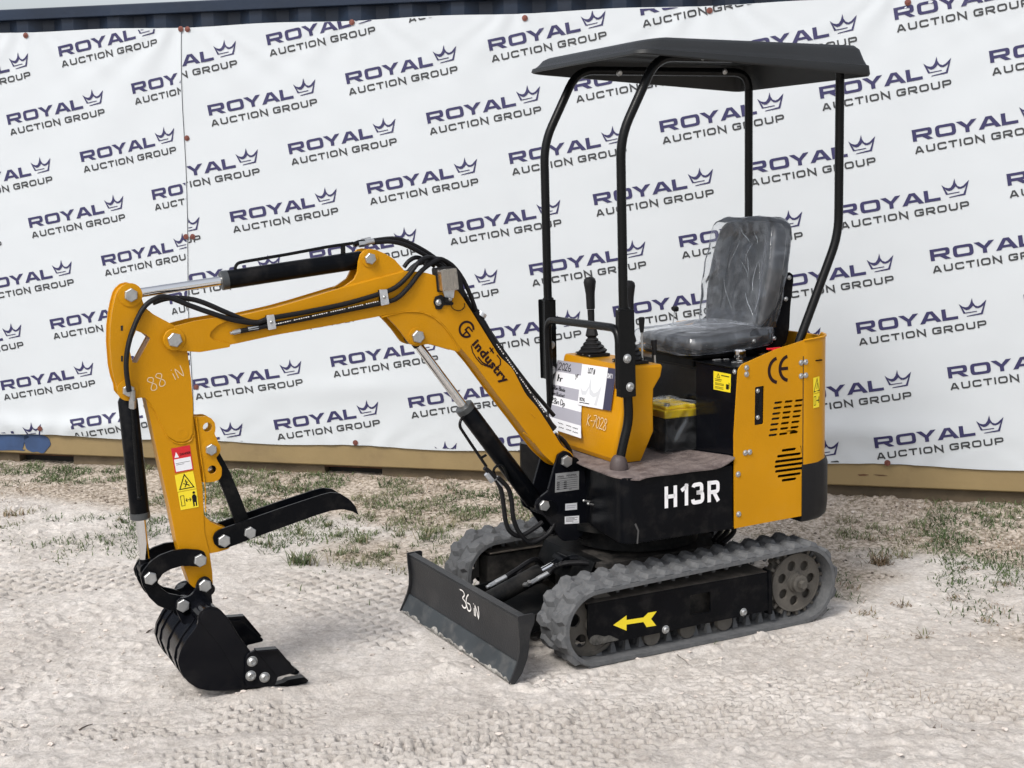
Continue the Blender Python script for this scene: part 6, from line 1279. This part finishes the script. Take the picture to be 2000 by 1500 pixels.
# blade cylinder: fat barrel at the blade, chrome rod back to the chassis
A = Vector((.728, .03, .135)); C = Vector((.352, .03, .262)); d = (C - A).normalized(); S = A + d * .30
b = MB(); b.lathe(A, d, [(.02, 0), (.033, .01), (.033, .285), (.031, .30)], 26); bcy = WPt(b, 'blade_cylinder', BLKM, bevel=.001)
b = MB(); b.cyl(S, S + d * .06, .014, n=20); b.build('rod', CHR, bcy)
b = MB(); b.cyl(S + d * .055, C + d * .01, .017, n=16); b.cyl(C - Vector((0, .035, 0)), C + Vector((0, .035, 0)), .023, n=18); b.tube([C + Vector((-.005, .01, .005)), C + Vector((-.03, .03, .012)), C + Vector((-.09, .05, .005))], .013, 10); b.build('rod_eye', BLK, bcy, bevel=.002)
up = Vector((.10, 0, .9)).normalized()
def fitting(p, dr, par, l=.05):
    b = MB(); p = Vector(p); dr = Vector(dr).normalized(); b.cyl(p, p + dr * l * .35, .0085, n=6); b.cyl(p + dr * l * .35, p + dr * l, .0098, n=14); b.cyl(p - dr * .012, p, .0065, n=10); b.build('hose_fitting', ZINC, par)
f1 = A + d * .10 + Vector((0, -.048, .028)); fitting(f1, d, bcy, .075); f2 = A + d * .22 + Vector((0, .062, .012)); fitting(f2, d, bcy, .085)
b = MB(); b.cyl(f2 - d * .010, f2 - d * .010 + Vector((0, -.03, -.01)), .0085, n=8); b.cyl(f2 - d * .012 + Vector((0, 0, -.0)), f2 - d * .012 + Vector((.0, .012, .014)), .008, n=6); b.build('elbow', ZINC, bcy)
b = MB(); b.tube([f1 + d * .07, f1 + d * .12 + Vector((0, -.005, .002)), f1 + d * .22 + Vector((0, -.02, -.005)), (.36, -.06, .20), (.28, -.05, .19)], .009, 10, smooth=6); b.tube([f2 + d * .08, f2 + d * .11 + Vector((0, .004, .012)), f2 + d * .17 + Vector((0, .03, .005)), f2 + d * .23 + Vector((-.01, .06, -.03)), (.30, .12, .16)], .0105, 10, smooth=8, rr=lambda t: .0105 * (1 + .13 * math.sin(t * 95)))
b.tube([(.50, -.12, .15), (.46, -.10, .20), (.42, -.08, .25), (.40, -.06, .255)], .003, 6, smooth=5); b.tube([(.44, -.05, .16), (.42, -.04, .20), (.41, -.02, .24)], .003, 6, smooth=5); b.build('blade_hose', HOSE, bcy)
# hoses between house and chassis at the rear
b = MB()
for k in range(3): b.tube([(-.20, .10 + .05 * k, .40), (-.27, .12 + .05 * k, .37), (-.30, .15 + .04 * k, .33), (-.24, .18 + .03 * k, .29)], .010, 10, smooth=6)
HP(b, 'swivel_hoses', HOSE)

# ---- rubber tracks
R1, R2 = .122, .134; C1 = (.453, .143); C2 = (-.448, .152)
def beltpath(n=300):
    """closed loop (x, z, normal) of the belt's inner surface, front idler C1, rear sprocket C2"""
    P = []
    dxx, dzz = C1[0] - C2[0], C1[1] - C2[1]; D_ = math.hypot(dxx, dzz); ba_ = math.atan2(dzz, dxx)
    off = math.asin((R2 - R1) / D_)
    top_a = ba_ + PI / 2 - off; bot_a = ba_ - PI / 2 + off
    arc1 = [(C1[0] + R1 * math.cos(t), C1[1] + R1 * math.sin(t)) for t in np.linspace(top_a, bot_a, 30)]
    arc2 = [(C2[0] + R2 * math.cos(t), C2[1] + R2 * math.sin(t)) for t in np.linspace(bot_a, top_a - 2 * PI, 34)]
    pts = arc1 + arc2; pts.append(pts[0])
    # resample evenly
    q = np.array(pts); s = np.r_[0, np.cumsum(np.hypot(*np.diff(q, axis=0).T))]; L = s[-1]; t = np.linspace(0, L, n, endpoint=False)
    x = np.interp(t, s, q[:, 0]); z = np.interp(t, s, q[:, 1])
    # the top run sags a little and ripples
    tx = np.roll(x, -1) - np.roll(x, 1); tz = np.roll(z, -1) - np.roll(z, 1); l = np.hypot(tx, tz); nx_, nz_ = -tz / l, tx / l
    cx_, cz_ = x.mean(), z.mean(); sg = np.sign((x - cx_) * nx_ + (z - cz_) * nz_); nx_ *= sg; nz_ *= sg
    return t, L, x, z, nx_, nz_
def belt(yc, name_l):
    n = 432; t, L, x, z, nx_, nz_ = beltpath(n); w = .090; prof = [(-w, 0), (-w, .014), (-w + .006, .019), (-.006, .019), (-.003, .014), (.003, .014), (.006, .019), (w - .006, .019), (w, .014), (w, 0)]
    b = MB(); V = []; k = len(prof); 
    for i in range(n):
        for y, h in prof: V.append((x[i] + nx_[i] * h, yc + y, z[i] + nz_[i] * h))
    b.add(V, [(i * k + j, i * k + (j + 1) % k, ((i + 1) % n) * k + (j + 1) % k, ((i + 1) % n) * k + j) for i in range(n) for j in range(k)])
    def at(s, y, h):
        s = s % L; f = s / L * n; i = int(f) % n; j = (i + 1) % n; a = f - int(f); X = x[i] * (1 - a) + x[j] * a; Z = z[i] * (1 - a) + z[j] * a; NX = nx_[i] * (1 - a) + nx_[j] * a; NZ = nz_[i] * (1 - a) + nz_[j] * a
        return (X + NX * h, yc + y, Z + NZ * h)
    N_ = 36; pitch = L / N_
    for r in range(N_):
        s0 = r * pitch
        for row, sgn in ((0, 1), (1, -1)):
            # tread block: wide foot at the outer edge, narrowing and leaning towards the centre groove
            so = s0 + (pitch * .5 if row else 0); hb = .0155
            foot_ = [(-.024, w), (.018, w), (.030, .050), (.020, .004), (-.010, .004), (-.012, .030), (-.030, .055)]
            topp = [(-.012, w - .006), (.006, w - .005), (.016, .050), (.008, .010), (-.001, .010), (-.002, .034), (-.015, .056)]
            m = len(foot_); Vf = [at(so + p[0], sgn * p[1], .0175) for p in foot_] + [at(so + p[0] + .002 * sgn, sgn * p[1], .0175 + hb * (1 if i % 3 else .94)) for i, p in enumerate(topp)]
            b.add(Vf, [tuple(range(m)), tuple(m + i for i in reversed(range(m)))] + [(i, (i + 1) % m, m + (i + 1) % m, m + i) for i in range(m)])
    G = int(L / .058); gp = L / G
    for r in range(G):
        s0 = r * gp
        for sg in (1, -1):
            V = [at(s0 + ds * q, sg * (.018 + dy * q), -h) for h, q in ((-.004, 1), (.034, .42)) for ds, dy in ((-.013, -.010), (.013, -.010), (.013, .012), (-.013, .012))]
            b.add(V, [(0, 1, 2, 3), (7, 6, 5, 4), (0, 1, 5, 4), (1, 2, 6, 5), (2, 3, 7, 6), (3, 0, 4, 7)])
    bt_ = WPt(b, 'rubber_track', RUB, ang=18)
    return bt_
for s, nm in ((1, 'near'), (-1, 'far')):
    yc = .375 * s; belt(yc, nm)
    yo = yc + .066 * s                      # outer face of the frame
    b = MB()
    fr = [(0.4869,0.2278),(-0.2934,0.2231),(-0.2982,0.0745),(-0.1891,0.0731),(0.3793,0.0724),(0.4633,0.0726),(0.4798,0.0885),(0.4878,0.1177)]
    fr = [(p[0], p[1]) for p in fr]
    wh = round2([(0.0569,0.1157),(-0.0336,0.1139),(-0.033,0.1892),(0.0573,0.1903)], .004, 2)
    b.prism(round2(fr, [.004, .003, 0, .01, .01, .02, .01, .004], 3), yo - .006 * s, yo, holes=[wh]); tf = WPt(b, 'track_frame', BLK, bevel=.0015)
    b = MB(); x0, x1 = fr[0][0], fr[1][0]; z0, z1 = fr[0][1], fr[1][1]
    b.prism([(x0, z0 - .004), (x1, z1 - .004), (x1, z1 + .001), (x0, z0 + .001)], yo - .0045 * s, yo - .15 * s, fn=lambda p, h: (p[0], h, p[1] + .02 * abs(h - yo))); b.build('frame_top', DUSTT, tf, bevel=.001)
    b = MB(); b.box(min(x0, x1), max(x0, x1), min(yo - .05 * s, yo - .13 * s), max(yo - .05 * s, yo - .13 * s), .075, .215); b.build('frame_core', DUSTY, tf)
    b = MB(); qq = [(-0.2908,0.2333),(-0.3077,0.2229),(-0.3128,0.0602),(-0.2984,0.0586)]; b.prism(qq, yo - .03 * s, yo + .006 * s); b.build('sprocket_guard', BLK, tf, bevel=.001)
    for q in [(0.164,0.0808),(-0.1812,0.0874)]: capb(q, yo + .0005 if s > 0 else yo - .012, .0135, tf, 'frame_bolt', .010)
    if s > 0:
        aw = [(0.3845,0.1354),(0.3293,0.1614),(0.3293,0.1446),(0.2586,0.1419),(0.2391,0.1555),(0.2022,0.155),(0.2261,0.1307),(0.2043,0.1024),(0.2456,0.1039),(0.2586,0.125),(0.3294,0.1278),(0.3295,0.1054)]
        f_ = [(p[0], yo + .0012, p[1]) for p in aw]; b = MB(); tr = tessellate_polygon([[Vector((p[0], p[1], 0)) for p in aw]]); b.add(f_, [tuple(t) for t in tr]); b.build('direction_arrow', YSTK, tf, smooth=False)
        b = MB(); sp = [(p[0], yo + .0009, p[1]) for p in cat2([(0.4804,0.0889),(0.4761,0.1067),(0.4532,0.1119),(0.4219,0.1008),(0.4009,0.1008),(0.3799,0.0896),(0.363,0.0773),(0.401,0.0766),(0.4534,0.0749)], 4)]; b.add(sp, [tuple(range(len(sp)))]); b.build('dried_mud', mat('dried_mud', (.06, .058, .053), .95, var=.6, vscale=60, bump=.8, bscale=200), tf, smooth=False)
    # idler
    b = MB(); hs_ = [circ((.070 * math.cos(a), .070 * math.sin(a)), .024, 14) for a in np.linspace(0, 2 * PI, 6)[:-1] + .3]
    b.prism([(C1[0] + p[0], C1[1] + p[1]) for p in circ((0, 0), .108, 40)], yc + .020 * s, yc + .030 * s, holes=[[(C1[0] + p[0], C1[1] + p[1]) for p in h] for h in hs_]); b.lathe((C1[0], yc - .03 * s, C1[1]), (0, s, 0), [(.119, 0), (.119, .06), (.104, .062), (.104, .012)], 40, cap=False); b.cyl((C1[0], yc - .05, C1[1]), (C1[0], yc + .05, C1[1]), .030); WPt(b, 'idler_wheel', CAST)
    b = MB(); b.prism([(C1[0] - .10, C1[1] + .03), (C1[0] + .02, C1[1] + .03), (C1[0] + .02, C1[1] - .03), (C1[0] - .10, C1[1] - .03)], yc + .035 * s, yc + .045 * s); b.build('idler_yoke', DUSTY, tf)
    # sprocket: drilled disc, toothed rim, hub
    hc = [(-0.3946,0.2509),(-0.466,0.2183),(-0.4972,0.1455),(-0.3471,0.2067),(-0.3484,0.1353),(-0.4145,0.1047)]; cc = C2
    angs = np.linspace(0, 2 * PI, 8)[:-1] + .35; b = MB()
    b.prism(circ(cc, .112, 48), yc + .032 * s, yc + .040 * s, holes=[circ((cc[0] + .070 * math.cos(a), cc[1] + .070 * math.sin(a)), .0195, 18) for a in angs]); spk = WPt(b, 'drive_sprocket', CAST, bevel=.0015)
    b = MB(); teeth = []
    for k in range(40): 
        a = 2 * PI * k / 40; r_ = .129 if k % 2 else .116; teeth += [(cc[0] + r_ * math.cos(a - .06), cc[1] + r_ * math.sin(a - .06)), (cc[0] + r_ * math.cos(a + .06), cc[1] + r_ * math.sin(a + .06))]
    b.prism(teeth, yc - .012 * s, yc + .012 * s)
    for k in range(20):
        a = 2 * PI * k / 20 + .1; b.box(-.006, .006, yc + .008 if s > 0 else yc - .035, yc + .035 if s > 0 else yc - .008, .112, .131, R=Matrix.Translation((cc[0], 0, cc[1])) @ Matrix.Rotation(a, 4, 'Y'))
    b.build('toothed_rim', CAST, spk, bevel=.001)
    b = MB(); b.lathe((cc[0], yc + .030 * s, cc[1]), (0, s, 0), [(.108, 0), (.113, .006), (.113, .0115), (.107, .0115), (.107, .008)], 48, cap=False); b.lathe((cc[0], yc - .03 * s, cc[1]), (0, s, 0), [(.10, 0), (.10, .010), (.09, .012)], 40)
    b.lathe((cc[0], yc + .039 * s, cc[1]), (0, s, 0), [(.040, 0), (.036, .012), (.033, .013), (.033, .030), (.028, .033), (.020, .033)], 30); b.build('hub', CAST, spk, bevel=.001)
    hexb(cc, yc + .070 * s, .017, spk, 'hub_nut', .018, .3, d=s, m=CAST)
    for q in ((.205, .055), (-.115, .055), (.05, .055)):
        b = MB(); b.lathe((q[0], yc - .045 * s, q[1]), (0, s, 0), [(.020, 0), (.034, .002), (.034, .022), (.020, .024), (.020, .066), (.034, .068), (.034, .088), (.020, .090)], 28); WPt(b, 'track_roller', CAST, bevel=.001)
